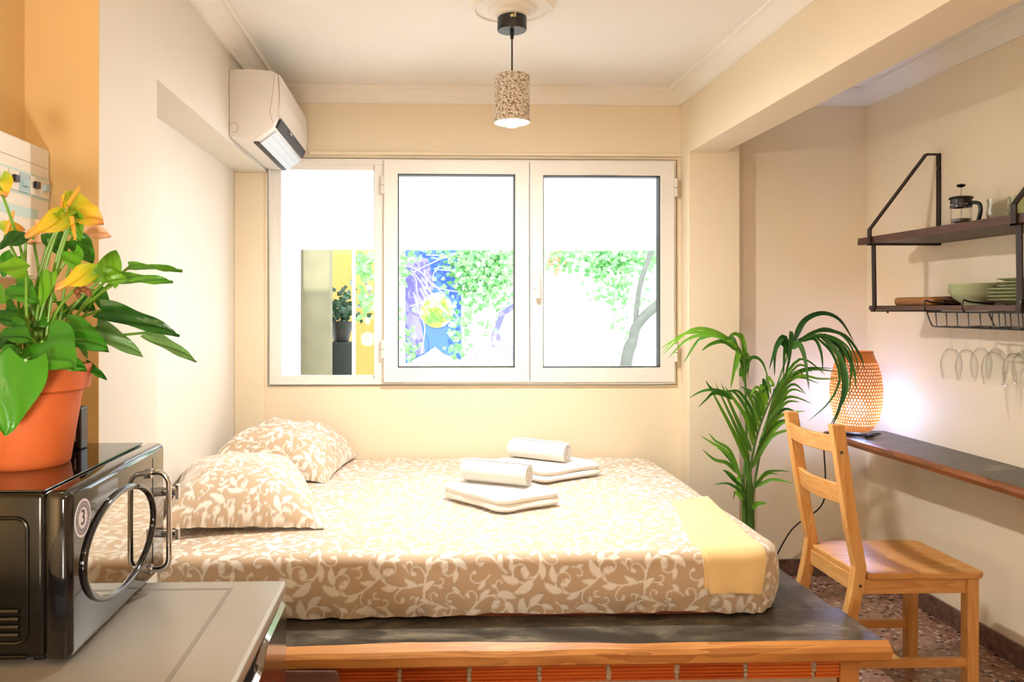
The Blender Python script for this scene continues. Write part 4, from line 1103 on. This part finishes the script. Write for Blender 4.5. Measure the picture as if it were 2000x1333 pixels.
for k, y in enumerate((fy0 + .05, fy1 - .05)):
    for x_ in (-.88, -.4): MB().tube([(x_, y, 0), (x_, y, .035)], .018, 10).build('foot', 'fridge_dark', fr)

mw = thing('microwave', 'black retro microwave with an oval mirror window on the fridge', 'microwave', (-.74, 1.5, ZF))
ZM0, ZM1 = ZF + .012, 1.064
my0, my1, mxf = 1.272, 1.735, -.556
MB().box(-.935, -.598, my0 + .006, my1 - .006, ZM0, ZM1 - .002).build('housing', 'microwave_side', mw, bevel=.010, seg=3, smooth=True)
fbz = MB().box(-.600, mxf, my0, my1, ZM0 - .004, ZM1).build('front_frame', 'microwave_black', mw, bevel=.014, seg=4, smooth=True)
tp = MB().box(-.933, -.60, my0 + .01, my1 - .01, ZM1 - .003, ZM1 + .0005).build('top_panel', 'microwave_black', mw, bevel=.0015)
# pressed panel and vents on the near side
q_ = [at_y(0, 1015, my0), at_y(50, 1260, my0)]
sx1, sz1, sz0 = q_[1].x, q_[0].z, q_[1].z
loop = []
r = .018
for cx_, cz_, a0_ in ((sx1 - r, sz1 - r, 0), (-.915 + r, sz1 - r, 90), (-.915 + r, sz0 + r, 180), (sx1 - r, sz0 + r, 270)):
    for k in range(6): a = math.radians(a0_ + k * 18); loop.append((cx_ + r * math.cos(a), my0 + .005, cz_ + r * math.sin(a)))
MB().tube(loop, .0032, 8, closed=True).build('pressed_rim', 'microwave_side', mw, smooth=True)
for k in range(4):
    z = sz0 + .014 + .0125 * k
    MB().tube([(-.90, my0 + .004, z), (sx1 - .012, my0 + .004, z)], .0042, 8).build('vent_rib', 'microwave_side', mw, smooth=True)
q = at_y(48, 1287, my0); MB().box(-.92, q.x, my0 + .002, my0 + .007, q.z - .003, q.z + .003).build('lower_rib', 'microwave_side', mw, bevel=.001)
for x_ in (-.9, -.62):
    for y in (my0 + .04, my1 - .04): MB().tube([(x_, y, ZF + .0005), (x_, y, ZM0 + .002)], .012, 10).build('foot', 'fridge_dark', mw)
# oval window: mirror and thick ring
eL = at_x(158, 1080, mxf); eR = at_x(300, 1010, mxf); eB = at_x(195, 1192, mxf)
ey, ea = (eL.y + eR.y) / 2, (eR.y - eL.y) / 2; ez = (ZM0 + ZM1) / 2 - .004; eb = ez - eB.z
def ell(s, n=56): return [(ey + ea * s * math.cos(a), ez + eb * s * math.sin(a)) for a in np.linspace(0, 2 * math.pi, n + 1)[:-1]]
MB().prism(ell(.95), 'X', mxf - .002, mxf + .0015).build('mirror_window', 'mirror_window', mw)
MB().tube([(mxf + .002, y, z) for y, z in ell(.97)], .0062, 10, closed=True).build('window_ring', 'microwave_black', mw, smooth=True)
# handle
hy = at_x(291, 1020, mxf).y; hz1 = at_x(291, 925, mxf).z; hz0 = at_x(291, 1112, mxf).z; hxo = at_y(330, 1020, hy).x
hp = catmull([(mxf - .004, hy, hz1), (mxf + .6 * (hxo - mxf), hy, hz1 + .001), (hxo - .002, hy, hz1 - .014), (hxo, hy, hz1 - .04), (hxo, hy, hz0 + .04), (hxo - .002, hy, hz0 + .012), (mxf + .6 * (hxo - mxf), hy, hz0), (mxf - .004, hy, hz0)], 6)
MB().tube(hp, .0056, 10).build('handle', 'chrome', mw, smooth=True)
for z in (hz1, hz0): MB().tube([(mxf, hy, z), (mxf + .006, hy, z)], .010, 14).build('handle_boss', 'chrome', mw, smooth=True)
for kpx, kpy, kr in ((321, 958, .016), (327, 1035, .012)):
    kk = at_x(kpx, kpy, mxf); ky = min(kk.y, my1 - .018)
    kb = MB().tube([(mxf - .002, ky, kk.z), (mxf + .030, ky, kk.z)], kr * .62, 16).build('knob', 'chrome', mw, smooth=True)
    MB().box(mxf + .028, mxf + .036, ky - .005, ky + .005, kk.z - kr, kk.z + kr).build('knob_grip', 'chrome', kb, bevel=.002)
MB().box(mxf - .001, mxf + .0006, hy + .022, hy + .0236, ZM0 + .02, ZM1 - .02).build('door_seam', 'fridge_dark', mw)
# round sticker
sq = at_x(161, 1012, mxf); rr = .0
su = at_x(161, 1049, mxf).z; sv = at_x(161, 975, mxf).z; rr = (sv - su) / 2
def disc(r, mat, dx_, nm, par, r2=None, n=36):
    m_ = MB(); A = [(sq.y + r * math.cos(a), sq.z + r * math.sin(a)) for a in np.linspace(0, 2 * math.pi, n + 1)[:-1]]
    if r2 is None: m_.prism(A, 'X', mxf + dx_, mxf + dx_ + .0004)
    else:
        for i in range(n):
            a0_, a1_ = 2 * math.pi * i / n, 2 * math.pi * (i + 1) / n
            m_.prism([(sq.y + r2 * math.cos(a0_), sq.z + r2 * math.sin(a0_)), (sq.y + r * math.cos(a0_), sq.z + r * math.sin(a0_)), (sq.y + r * math.cos(a1_), sq.z + r * math.sin(a1_)), (sq.y + r2 * math.cos(a1_), sq.z + r2 * math.sin(a1_))], 'X', mxf + dx_, mxf + dx_ + .0004)
    return m_.build(nm, mat, par)
stk = disc(rr, 'sticker_white', .0004, 'sticker', mw)
disc(rr * .88, 'sticker_grey', .0007, 'sticker_ring', stk, rr * .56)
m = MB()
for i in range(26):
    a = 2 * math.pi * i / 26
    if abs(math.sin(a)) < .18: continue
    u, v = sq.y + rr * .74 * math.cos(a), sq.z + rr * .74 * math.sin(a); m.box(mxf + .001, mxf + .0014, u - .0006, u + .0006, v - .0008, v + .0008)
m.build('sticker_print', 'sticker_white', stk)['kind'] = 'stuff'
def text_mesh(body, size, mat, name, parent, M):
    cu = bpy.data.curves.new(name, 'FONT'); cu.body = body; cu.size = size; cu.align_x = 'CENTER'; cu.align_y = 'CENTER'; cu.extrude = .0002
    ob = bpy.data.objects.new('t', cu); COL.objects.link(ob); dg = bpy.context.evaluated_depsgraph_get(); dg.update()
    me_ = bpy.data.meshes.new_from_object(ob.evaluated_get(dg)); bpy.data.objects.remove(ob)
    me_.transform(M); me_.materials.clear(); me_.materials.append(MATS[mat]); me_.name = name
    o = inst(name, me_, parent, ORG[parent]); me_.transform(Matrix.Translation(-ORG[parent])); return o
RX = Matrix(((0, 0, 1, 0), (1, 0, 0, 0), (0, 1, 0, 0), (0, 0, 0, 1)))      # text in the YZ plane, read from +X
text_mesh('3', rr * 1.15, 'sticker_ink', 'sticker_numeral', stk, Matrix.Translation((mxf + .0012, sq.y, sq.z)) @ RX)

# small black box on the microwave
bq0 = at_y(120, 868, 1.64); bq1 = at_y(158, 797, 1.64)
bb = thing('router_box', 'small black box standing on the microwave behind the flower pot', 'box', ((bq0.x + bq1.x) / 2, 1.655, ZM1))
MB().box(bq0.x - .03, bq1.x, 1.64, 1.675, ZM1 + .001, bq1.z).build('case', 'box_black', bb, bevel=.003)
m = MB()
for k in range(7): m.box(bq1.x - .0125, bq1.x - .0095, 1.6392, 1.6402, ZM1 + .018 + k * .0035, ZM1 + .0203 + k * .0035)
m.build('lettering', 'logo_grey', bb)['kind'] = 'stuff'

# fuse box on the kitchen wall
fb_ = thing('fuse_box', 'white wall fuse box with a row of coloured switches, behind the plant', 'fuse box', (XK, 1.6, 1.6))
bx = -.888; fy1_ = at_x(97, 294, bx).y; fz1 = at_x(97, 294, bx).z; fz0 = 1.42; fy0_ = 1.30
MB().box(XK, bx, fy0_, fy1_, fz0, fz1).build('cover', 'fuse_white', fb_, bevel=.005)
ze0 = at_x(97, 398, bx).z; ze1 = at_x(97, 352, bx).z
win_ = MB().box(bx - .001, bx + .0012, fy0_ + .04, fy1_ - .004, ze0 + .003, ze1).build('switch_window', 'fuse_teal', fb_)
cols = ['fuse_navy', 'fuse_blue', 'fuse_white', 'fuse_navy', 'fuse_red', 'fuse_white', 'fuse_dark', 'fuse_white', 'fuse_dark', 'fuse_blue', 'fuse_dark', 'fuse_blue']
nb = 12; wy = (fy1_ - .012 - fy0_ - .05) / nb
for k in range(nb):
    ya = fy0_ + .05 + wy * k; mb_ = MB().box(bx, bx + .006, ya + .002, ya + wy - .002, ze0 + .008, ze1 - .006).build('breaker', 'fuse_white' if k % 3 else 'fuse_blue', win_, bevel=.0012)
    hh = random.uniform(.4, .6) * (ze1 - ze0)
    MB().box(bx + .005, bx + .014, ya + wy * .3, ya + wy * .7, ze0 + hh - .007, ze0 + hh + .008).build('switch', cols[k], mb_, bevel=.001)
zl_ = at_x(97, 425, bx).z
MB().box(bx, bx + .0008, fy0_ + .05, fy1_ - .06, zl_ - .012, zl_ + .010).build('label_strip', 'fuse_teal', fb_)
zc_ = at_x(97, 332, bx).z; MB().box(bx, bx + .0006, fy0_ + .02, fy1_ - .015, zc_ - .0008, zc_ + .0008).build('cover_seam', 'seam_brown', fb_)

# ------------------------------------------------------------------ anthurium in a terracotta pot
PY = 1.50; pc = Vector((-.738, PY, ZM1 + .0005))
an = thing('potted_anthurium', 'yellow-flowered anthurium in a terracotta pot on the microwave', 'plant', pc)
hp_ = .185
MB().lathe([(0, 0), (.074, 0), (.077, .004), (.098, hp_ - .05), (.104, hp_ - .048), (.1105, hp_ - .044), (.114, hp_ - .002), (.112, hp_), (.102, hp_), (.098, hp_ - .03), (0, hp_ - .03)], pc, 48).build('pot', 'terracotta', an, smooth=True)
MB().lathe([(0, hp_ - .022), (.06, hp_ - .018), (.098, hp_ - .026), (.098, hp_ - .032), (0, hp_ - .032)], pc, 24).build('soil', 'soil', an, smooth=True)
def leaf(bpx, tpx, yb_, yt_, wpx, mat, name='leaf', face=(0, -1, .45), droop=.12, heart=.22, fold=.18, tipfrac=1.0):
    B = at_y(*bpx, yb_); T = at_y(*tpx, yt_); ax = T - B; L = ax.length; ax.normalize()
    n = Vector(face); n = (n - ax * n.dot(ax)).normalized(); s_ = ax.cross(n)
    w = wpx / F * (yb_ + yt_) / 2 * .5
    NT_, NS = 14, 9; P = np.zeros((NT_, NS, 3)); al = np.zeros((NT_, NS))
    for i in range(NT_):
        t = i / (NT_ - 1); wt = w * (math.sin(math.pi * min(1, .1 + .9 * t) ** .72)) ** .85 if t < 1 else 0
        wt = w * max(0.0, (1 - t) ** .62 * (.35 + .65 * math.sin(min(1, t * 2.6 + .25) * math.pi / 2))) * 1.08
        for j in range(NS):
            v = 2 * j / (NS - 1) - 1
            back = heart * w * 1.6 * abs(v) ** 1.3 * max(0, 1 - t * 3.2)           # lobes reach back past the stalk
            p = B + ax * (L * t - back) + s_ * (wt * v) + n * (fold * wt * (abs(v) ** 1.3) - droop * L * (t - .35) ** 2 + .004 * math.sin(9 * t + 5 * v))
            P[i, j] = p; al[i, j] = t
    me_ = grid_mesh(name, P, mat, {'along': al}, org=pc)
    return inst(name, me_, an, pc)
def stalk(bpx, yb_, col='petiole_green', foot=None, r=.0027):
    B = at_y(*bpx, yb_); f = foot or (random.uniform(40, 110), 715)
    A = at_y(f[0], f[1], PY + random.uniform(-.03, .03)); A.z = pc.z + hp_ - .03
    mid = A.lerp(B, .55) + Vector(((A.x - B.x) * .12, 0, .02)); MB().tube(catmull([A, mid, B], 7), r, 7).build('stem', col, an, smooth=True)
G, BR, VG, SY, SPE = 'anthurium_green', 'anthurium_bright', 'anthurium_variegated', 'spathe_yellow', 'spathe_peach'
leaves = [  # base px, tip px, Y base, Y tip, width px, material, facing, stalk foot
    ((50, 704), (8, 852), 1.365, 1.335, 112, G, (.15, -1, .3)),
    ((82, 668), (142, 716), 1.42, 1.36, 125, G, (-.1, -1, .8)),
    ((128, 640), (210, 684), 1.45, 1.42, 70, G, (0, -1, .7)),
    ((198, 606), (352, 652), 1.55, 1.58, 62, G, (0, -.8, .9)),
    ((285, 650), (386, 706), 1.62, 1.66, 34, VG, (0, -.9, .7)),
    ((188, 640), (280, 696), 1.58, 1.60, 46, VG, (0, -.9, .6)),
    ((207, 548), (226, 488), 1.56, 1.56, 62, BR, (.2, -1, .2)),
    ((254, 520), (357, 526), 1.60, 1.64, 26, BR, (0, -.8, 1)),
    ((238, 545), (338, 548), 1.56, 1.58, 34, BR, (0, -.9, .8)),
    ((204, 540), (250, 548), 1.54, 1.54, 36, BR, (0, -1, .5)),
    ((50, 462), (-14, 486), 1.46, 1.42, 48, G, (0, -1, .8)),
    ((52, 530), (-22, 520), 1.42, 1.38, 58, BR, (0, -1, .8)),
    ((98, 456), (132, 506), 1.52, 1.52, 46, G, (0, -1, .5)),
    ((150, 470), (182, 514), 1.50, 1.50, 50, G, (.3, -1, .6)),
    ((140, 492), (152, 530), 1.46, 1.45, 46, BR, (0, -1, .4)),
    ((98, 532), (78, 600), 1.44, 1.42, 32, BR, (.5, -1, .1)),
    ((30, 556), (72, 592), 1.46, 1.44, 58, G, (0, -1, .4)),
    ((6, 606), (34, 640), 1.45, 1.43, 50, G, (0, -1, .5)),
    ((0, 700), (44, 722), 1.44, 1.42, 52, G, (0, -1, .6)),
    ((112, 604), (140, 614), 1.55, 1.55, 36, G, (0, -1, .3)),
    ((186, 566), (220, 622), 1.60, 1.60, 36, G, (.6, -1, .3)),
    ((166, 712), (208, 740), 1.54, 1.52, 22, G, (.3, -1, .6)),
    ((150, 640), (170, 700), 1.52, 1.50, 26, VG, (.4, -1, .3)),
    ((60, 610), (26, 616), 1.52, 1.52, 34, G, (0, -1, .4)),
    ((20, 660), (-20, 690), 1.44, 1.40, 60, G, (0, -1, .8)),
    ((18, 640), (60, 668), 1.43, 1.40, 58, G, (0, -1, .6)), ((40, 690), (-10, 716), 1.40, 1.37, 64, G, (0, -1, .7)),
    ((70, 560), (110, 590), 1.50, 1.50, 44, BR, (.2, -1, .4)), ((12, 570), (-20, 600), 1.47, 1.45, 60, BR, (0, -1, .5)),
    ((90, 620), (60, 640), 1.47, 1.46, 46, G, (-.2, -1, .4)), ((150, 590), (186, 606), 1.56, 1.56, 40, G, (0, -1, .6)),
    ((28, 500), (4, 540), 1.50, 1.49, 44, G, (.2, -1, .3)), ((110, 700), (168, 722), 1.44, 1.42, 46, G, (0, -1, .9)),
]
for b, t, yb_, yt_, w_, mt, fc in leaves:
    leaf(b, t, yb_, yt_, w_, mt, 'leaf', fc); stalk(b, yb_)
spathes = [((130, 404), (204, 434), 1.48, 1.50, 64, SY, (-.2, -1, .9), ((130, 404), (157, 364))),
           ((132, 400), (118, 398), 1.47, 1.46, 44, SY, (.3, -1, .4), None),
           ((142, 424), (46, 458), 1.46, 1.43, 56, SY, (0, -1, .9), ((140, 424), (147, 468))),
           ((138, 424), (156, 470), 1.47, 1.47, 34, BR, (.3, -1, .2), None),
           ((150, 448), (218, 459), 1.54, 1.57, 36, SPE, (0, -1, .6), None),
           ((10, 458), (46, 446), 1.50, 1.50, 44, SY, (0, -1, .3), ((12, 456), (27, 412))),
           ((185, 532), (106, 562), 1.44, 1.42, 44, SY, (0, -1, .8), None),
           ((-6, 352), (12, 384), 1.48, 1.48, 44, SY, (.4, -1, .3), None),
           ((62, 452), (84, 474), 1.53, 1.53, 46, SPE, (0, -1, .3), None)]
for b, t, yb_, yt_, w_, mt, fc, sd in spathes:
    leaf(b, t, yb_, yt_, w_ * 1.35, mt, 'spathe', fc, droop=.2); stalk(b, yb_)
    if sd:
        a_, e_ = at_y(*sd[0], yb_ - .008), at_y(*sd[1], yb_ - .016); MB().tube([a_, a_.lerp(e_, .5), e_], [.0042, .004, .0022], 8).build('spadix', 'spadix_orange', an, smooth=True)
m = MB()
for k in range(9): m.sphere(tuple(at_y(random.uniform(148, 178), random.uniform(560, 588), 1.44)), random.uniform(.004, .007), 7, 5)
m.build('withered_bloom', 'dry_brown', an, smooth=True)

# ------------------------------------------------------------------ palm behind the bed
PYM = 3.42
pb = at_y(1466, 985, PYM)
pa = thing('potted_palm', 'tall potted palm with arching fronds standing behind the bed corner', 'plant', (pb.x, PYM, 0))
MB().lathe([(0, 0), (.085, 0), (.09, .01), (.11, .20), (.115, .21), (.104, .21), (.1, .19), (0, .19)], (pb.x, PYM, 0), 32).build('pot', 'pot_grey', pa, smooth=True)
MB().lathe([(0, .2), (.098, .197), (.098, .188), (0, .188)], (pb.x, PYM, 0), 20).build('soil', 'soil', pa)
def rib(pts3, w, mat, parent, name='leaflet', seedv=0.):
    pts = catmull(pts3, 5); n = len(pts); P = np.zeros((n, 3, 3))
    for i, p in enumerate(pts):
        t = i / (n - 1); tg = (pts[min(i + 1, n - 1)] - pts[max(i - 1, 0)]).normalized()
        view = Vector((math.sin(seedv) * .7, -1, .25 + .4 * math.cos(seedv * 2))).normalized()
        s_ = tg.cross(view); s_ = s_.normalized() if s_.length > 1e-5 else Vector((1, 0, 0))
        nrm = s_.cross(tg).normalized(); ww = w * .37 * (min(1, t * 6 + .25)) * (1 - t ** 2.2) + .0004
        for j, v in enumerate((-1, 0, 1)): P[i, j] = p + s_ * (ww * v) + nrm * (-.35 * ww * (1 - abs(v)))
    return inst(name, grid_mesh(name, P, mat, org=ORG[parent]), parent, ORG[parent])
def frond(stem, leaflets, mat, r=.006):
    s3 = [at_y(x, y, PYM + dy) for x, y, dy in stem]; s3 = [Vector((pb.x + (s3[0].x - pb.x) * .3, PYM, .19))] + s3
    cm = catmull(s3, 6); n = len(cm); fr_ = MB().tube(cm, [r * (1 - .6 * i / n) for i in range(n)], 8).build('frond', 'palm_stem', pa, smooth=True)
    for k, lf in enumerate(leaflets):
        w = lf[0]; pts = lf[1]; y0_ = lf[2] if len(lf) > 2 else 0.; y1_ = lf[3] if len(lf) > 3 else y0_ + random.uniform(-.12, .1)
        m_ = len(pts) - 1
        rib([at_y(x, y, PYM + y0_ + (y1_ - y0_) * i / m_) for i, (x, y) in enumerate(pts)], w, mat, fr_, seedv=random.uniform(-1, 1))
# left arching frond
frond([(1463, 985, 0), (1458, 850, -.02), (1455, 735, -.05), (1446, 685, -.07), (1418, 660, -.1)], [
    (.030, [(1448, 700), (1425, 665), (1365, 642), (1288, 682)], -.07), (.026, [(1440, 680), (1400, 650), (1350, 645), (1296, 692)], -.1),
    (.030, [(1435, 672), (1400, 655), (1365, 665), (1335, 710)], -.08), (.026, [(1428, 668), (1390, 655), (1345, 662), (1305, 700)], -.12),
    (.032, [(1440, 685), (1415, 668), (1390, 672), (1370, 686)], -.05), (.022, [(1420, 662), (1380, 650), (1330, 655), (1290, 694)], 0),
    (.034, [(1450, 715), (1436, 670), (1430, 660), (1416, 662)], -.05), (.040, [(1445, 690), (1443, 690), (1436, 715), (1427, 760)], -.1),
    (.034, [(1456, 722), (1452, 670), (1436, 652), (1418, 664)], .02), (.032, [(1457, 728), (1455, 690), (1448, 655), (1432, 656)], .04), (.030, [(1456, 740), (1452, 712), (1455, 692), (1463, 700), (1460, 742)], -.06),
    (.024, [(1456, 732), (1462, 705), (1475, 698), (1490, 710), (1501, 742)], -.02), (.026, [(1455, 745), (1449, 720), (1446, 735), (1447, 728)], .0), (.030, [(1454, 748), (1450, 700), (1444, 690), (1440, 728)], -.04)], 'palm_green', .007)
# right arching frond over the lamp
frond([(1469, 985, .0), (1492, 850, 0), (1516, 760, .02), (1537, 698, .04), (1552, 668, .06), (1590, 652, .1)], [
    (.034, [(1551, 668), (1570, 628), (1605, 612), (1640, 625), (1668, 668)], .06, .1), (.022, [(1556, 670), (1600, 646), (1650, 656), (1680, 695), (1688, 722)], .06, .05),
    (.018, [(1570, 662), (1610, 642), (1650, 660), (1672, 700), (1676, 730)], .08, .12), (.018, [(1560, 668), (1600, 655), (1640, 672), (1660, 710), (1666, 742)], .06, .0),
    (.034, [(1540, 698), (1532, 660), (1520, 670), (1512, 690), (1502, 722)], .03), (.030, [(1543, 692), (1537, 664), (1532, 690), (1530, 745)], .02, -.02), (.028, [(1545, 690), (1525, 670), (1514, 690), (1513, 735)], .05),
    (.040, [(1542, 695), (1546, 655), (1545, 660), (1541, 705), (1530, 748)], .0, -.05), (.034, [(1548, 682), (1560, 672), (1572, 700), (1580, 762)], .05, .0), (.024, [(1560, 668), (1590, 662), (1604, 690), (1607, 728)], .07, .05),
    (.030, [(1600, 652), (1640, 680), (1652, 740), (1640, 800), (1618, 846)], .1, -.02), (.026, [(1600, 655), (1636, 690), (1648, 750), (1638, 800), (1622, 830)], .1, .02), (.024, [(1615, 655), (1650, 690), (1668, 725), (1672, 762)], .1, .06),
    (.020, [(1610, 652), (1650, 680), (1662, 720), (1658, 770)], .1, .0), (.018, [(1590, 655), (1625, 690), (1640, 740), (1620, 785), (1580, 822)], .1, .1), (.030, [(1605, 655), (1642, 700), (1655, 750), (1645, 795)], .08, -.04),
    (.018, [(1600, 652), (1634, 672), (1640, 700), (1637, 725)], .1), (.014, [(1575, 662), (1620, 660), (1655, 690), (1680, 740)], .1, .14), (.016, [(1600, 652), (1640, 665), (1664, 700), (1655, 790)], .1, -.05)], 'palm_dark', .006)
# central fan
fan = []
for k in range(13):
    t = k / 12; sxp = 1462 + 46 * t; syp = 905 - 135 * t
    fan.append((.034 - .006 * t, [(sxp - 2, syp), (sxp - 22 - 8 * (1 - t), syp - 62 + 14 * t), (1380 + 118 * t ** .8, 745 + 20 * t)] if t < .2 else [(sxp - 2, syp), (sxp - 17 + 6 * t, syp - 58 + 22 * t), (1398 + 108 * t + random.uniform(-5, 5), 768 - 10 * t + random.uniform(-6, 14)), (1388 + 108 * t + random.uniform(-10, 6), 760 - 6 * t + random.uniform(-16, 22))], -.02, -.14))
for k in range(13):
    t = k / 12; sxp = 1468 + 44 * t; syp = 915 - 145 * t
    fan.append((.026 - .008 * t, [(sxp, syp), (sxp + 40 + 10 * t, syp - 62 - 6 * t), (1560 + 52 * t - (20 if k % 3 else 0), 838 - 105 * t ** 1.1 - 12 * (k % 2))], .0, -.06 + .18 * t))
fan += [(.022, [(1512, 768), (1545, 735), (1590, 722), (1640, 728)], .02, .12), (.02, [(1512, 766), (1560, 735), (1600, 740), (1644, 740)], .02, .1), (.022, [(1510, 765), (1540, 738), (1575, 720), (1628, 720)], .03, .1),
        (.020, [(1430, 770), (1395, 762), (1370, 765), (1346, 778)], -.1), (.020, [(1425, 775), (1395, 768), (1380, 780), (1364, 796)], -.12), (.024, [(1430, 780), (1405, 765), (1390, 760), (1378, 744)], -.12)]
frond([(1466, 985, 0), (1466, 915, -.01), (1482, 840, -.02), (1512, 765, -.02)], fan, 'palm_green', .008)
# low fronds
frond([(1458, 985, 0), (1450, 945, -.02), (1442, 922, -.03)], [(.026, [(1444, 930), (1420, 885), (1395, 868), (1368, 852)], -.03), (.022, [(1443, 925), (1425, 880), (1398, 862), (1384, 846)], -.02), (.024, [(1442, 926), (1420, 905), (1395, 898), (1372, 878)], -.04), (.030, [(1446, 932), (1432, 905), (1410, 880), (1400, 876)], -.06), (.022, [(1450, 950), (1435, 940), (1420, 925), (1412, 918)], -.02)], 'palm_green', .005)
frond([(1470, 985, 0), (1473, 955, 0), (1482, 940, .01)], [(.020, [(1474, 955), (1495, 925), (1520, 920), (1543, 922)], .01), (.020, [(1476, 952), (1505, 938), (1530, 940), (1550, 946)], .0), (.018, [(1474, 950), (1490, 932), (1505, 925), (1520, 928)], .05)], 'palm_green', .005)
frond([(1462, 988, 0), (1455, 965, 0), (1447, 950, -.02)], [(.022, [(1455, 972), (1440, 955), (1420, 945), (1396, 947)], -.02), (.03, [(1446, 975), (1442, 945), (1446, 930), (1452, 932)], -.02), (.022, [(1450, 965), (1435, 935), (1420, 922), (1412, 920)], .02), (.026, [(1470, 995), (1478, 985), (1488, 984), (1498, 984)], -.02), (.022, [(1452, 978), (1440, 965), (1436, 962), (1432, 978)], -.05)], 'palm_green', .005)
for k in range(3):
    x0_ = 1452 + 8 * k; MB().tube(catmull([(pb.x - .02 + .02 * k, PYM + .01 * k, .19), at_y(x0_, 960, PYM), at_y(x0_ + 4 - 6 * k, 890, PYM + .01)], 5), [.009] * 6 + [.006] * 5, 8).build('stem', 'palm_stem', pa, smooth=True)
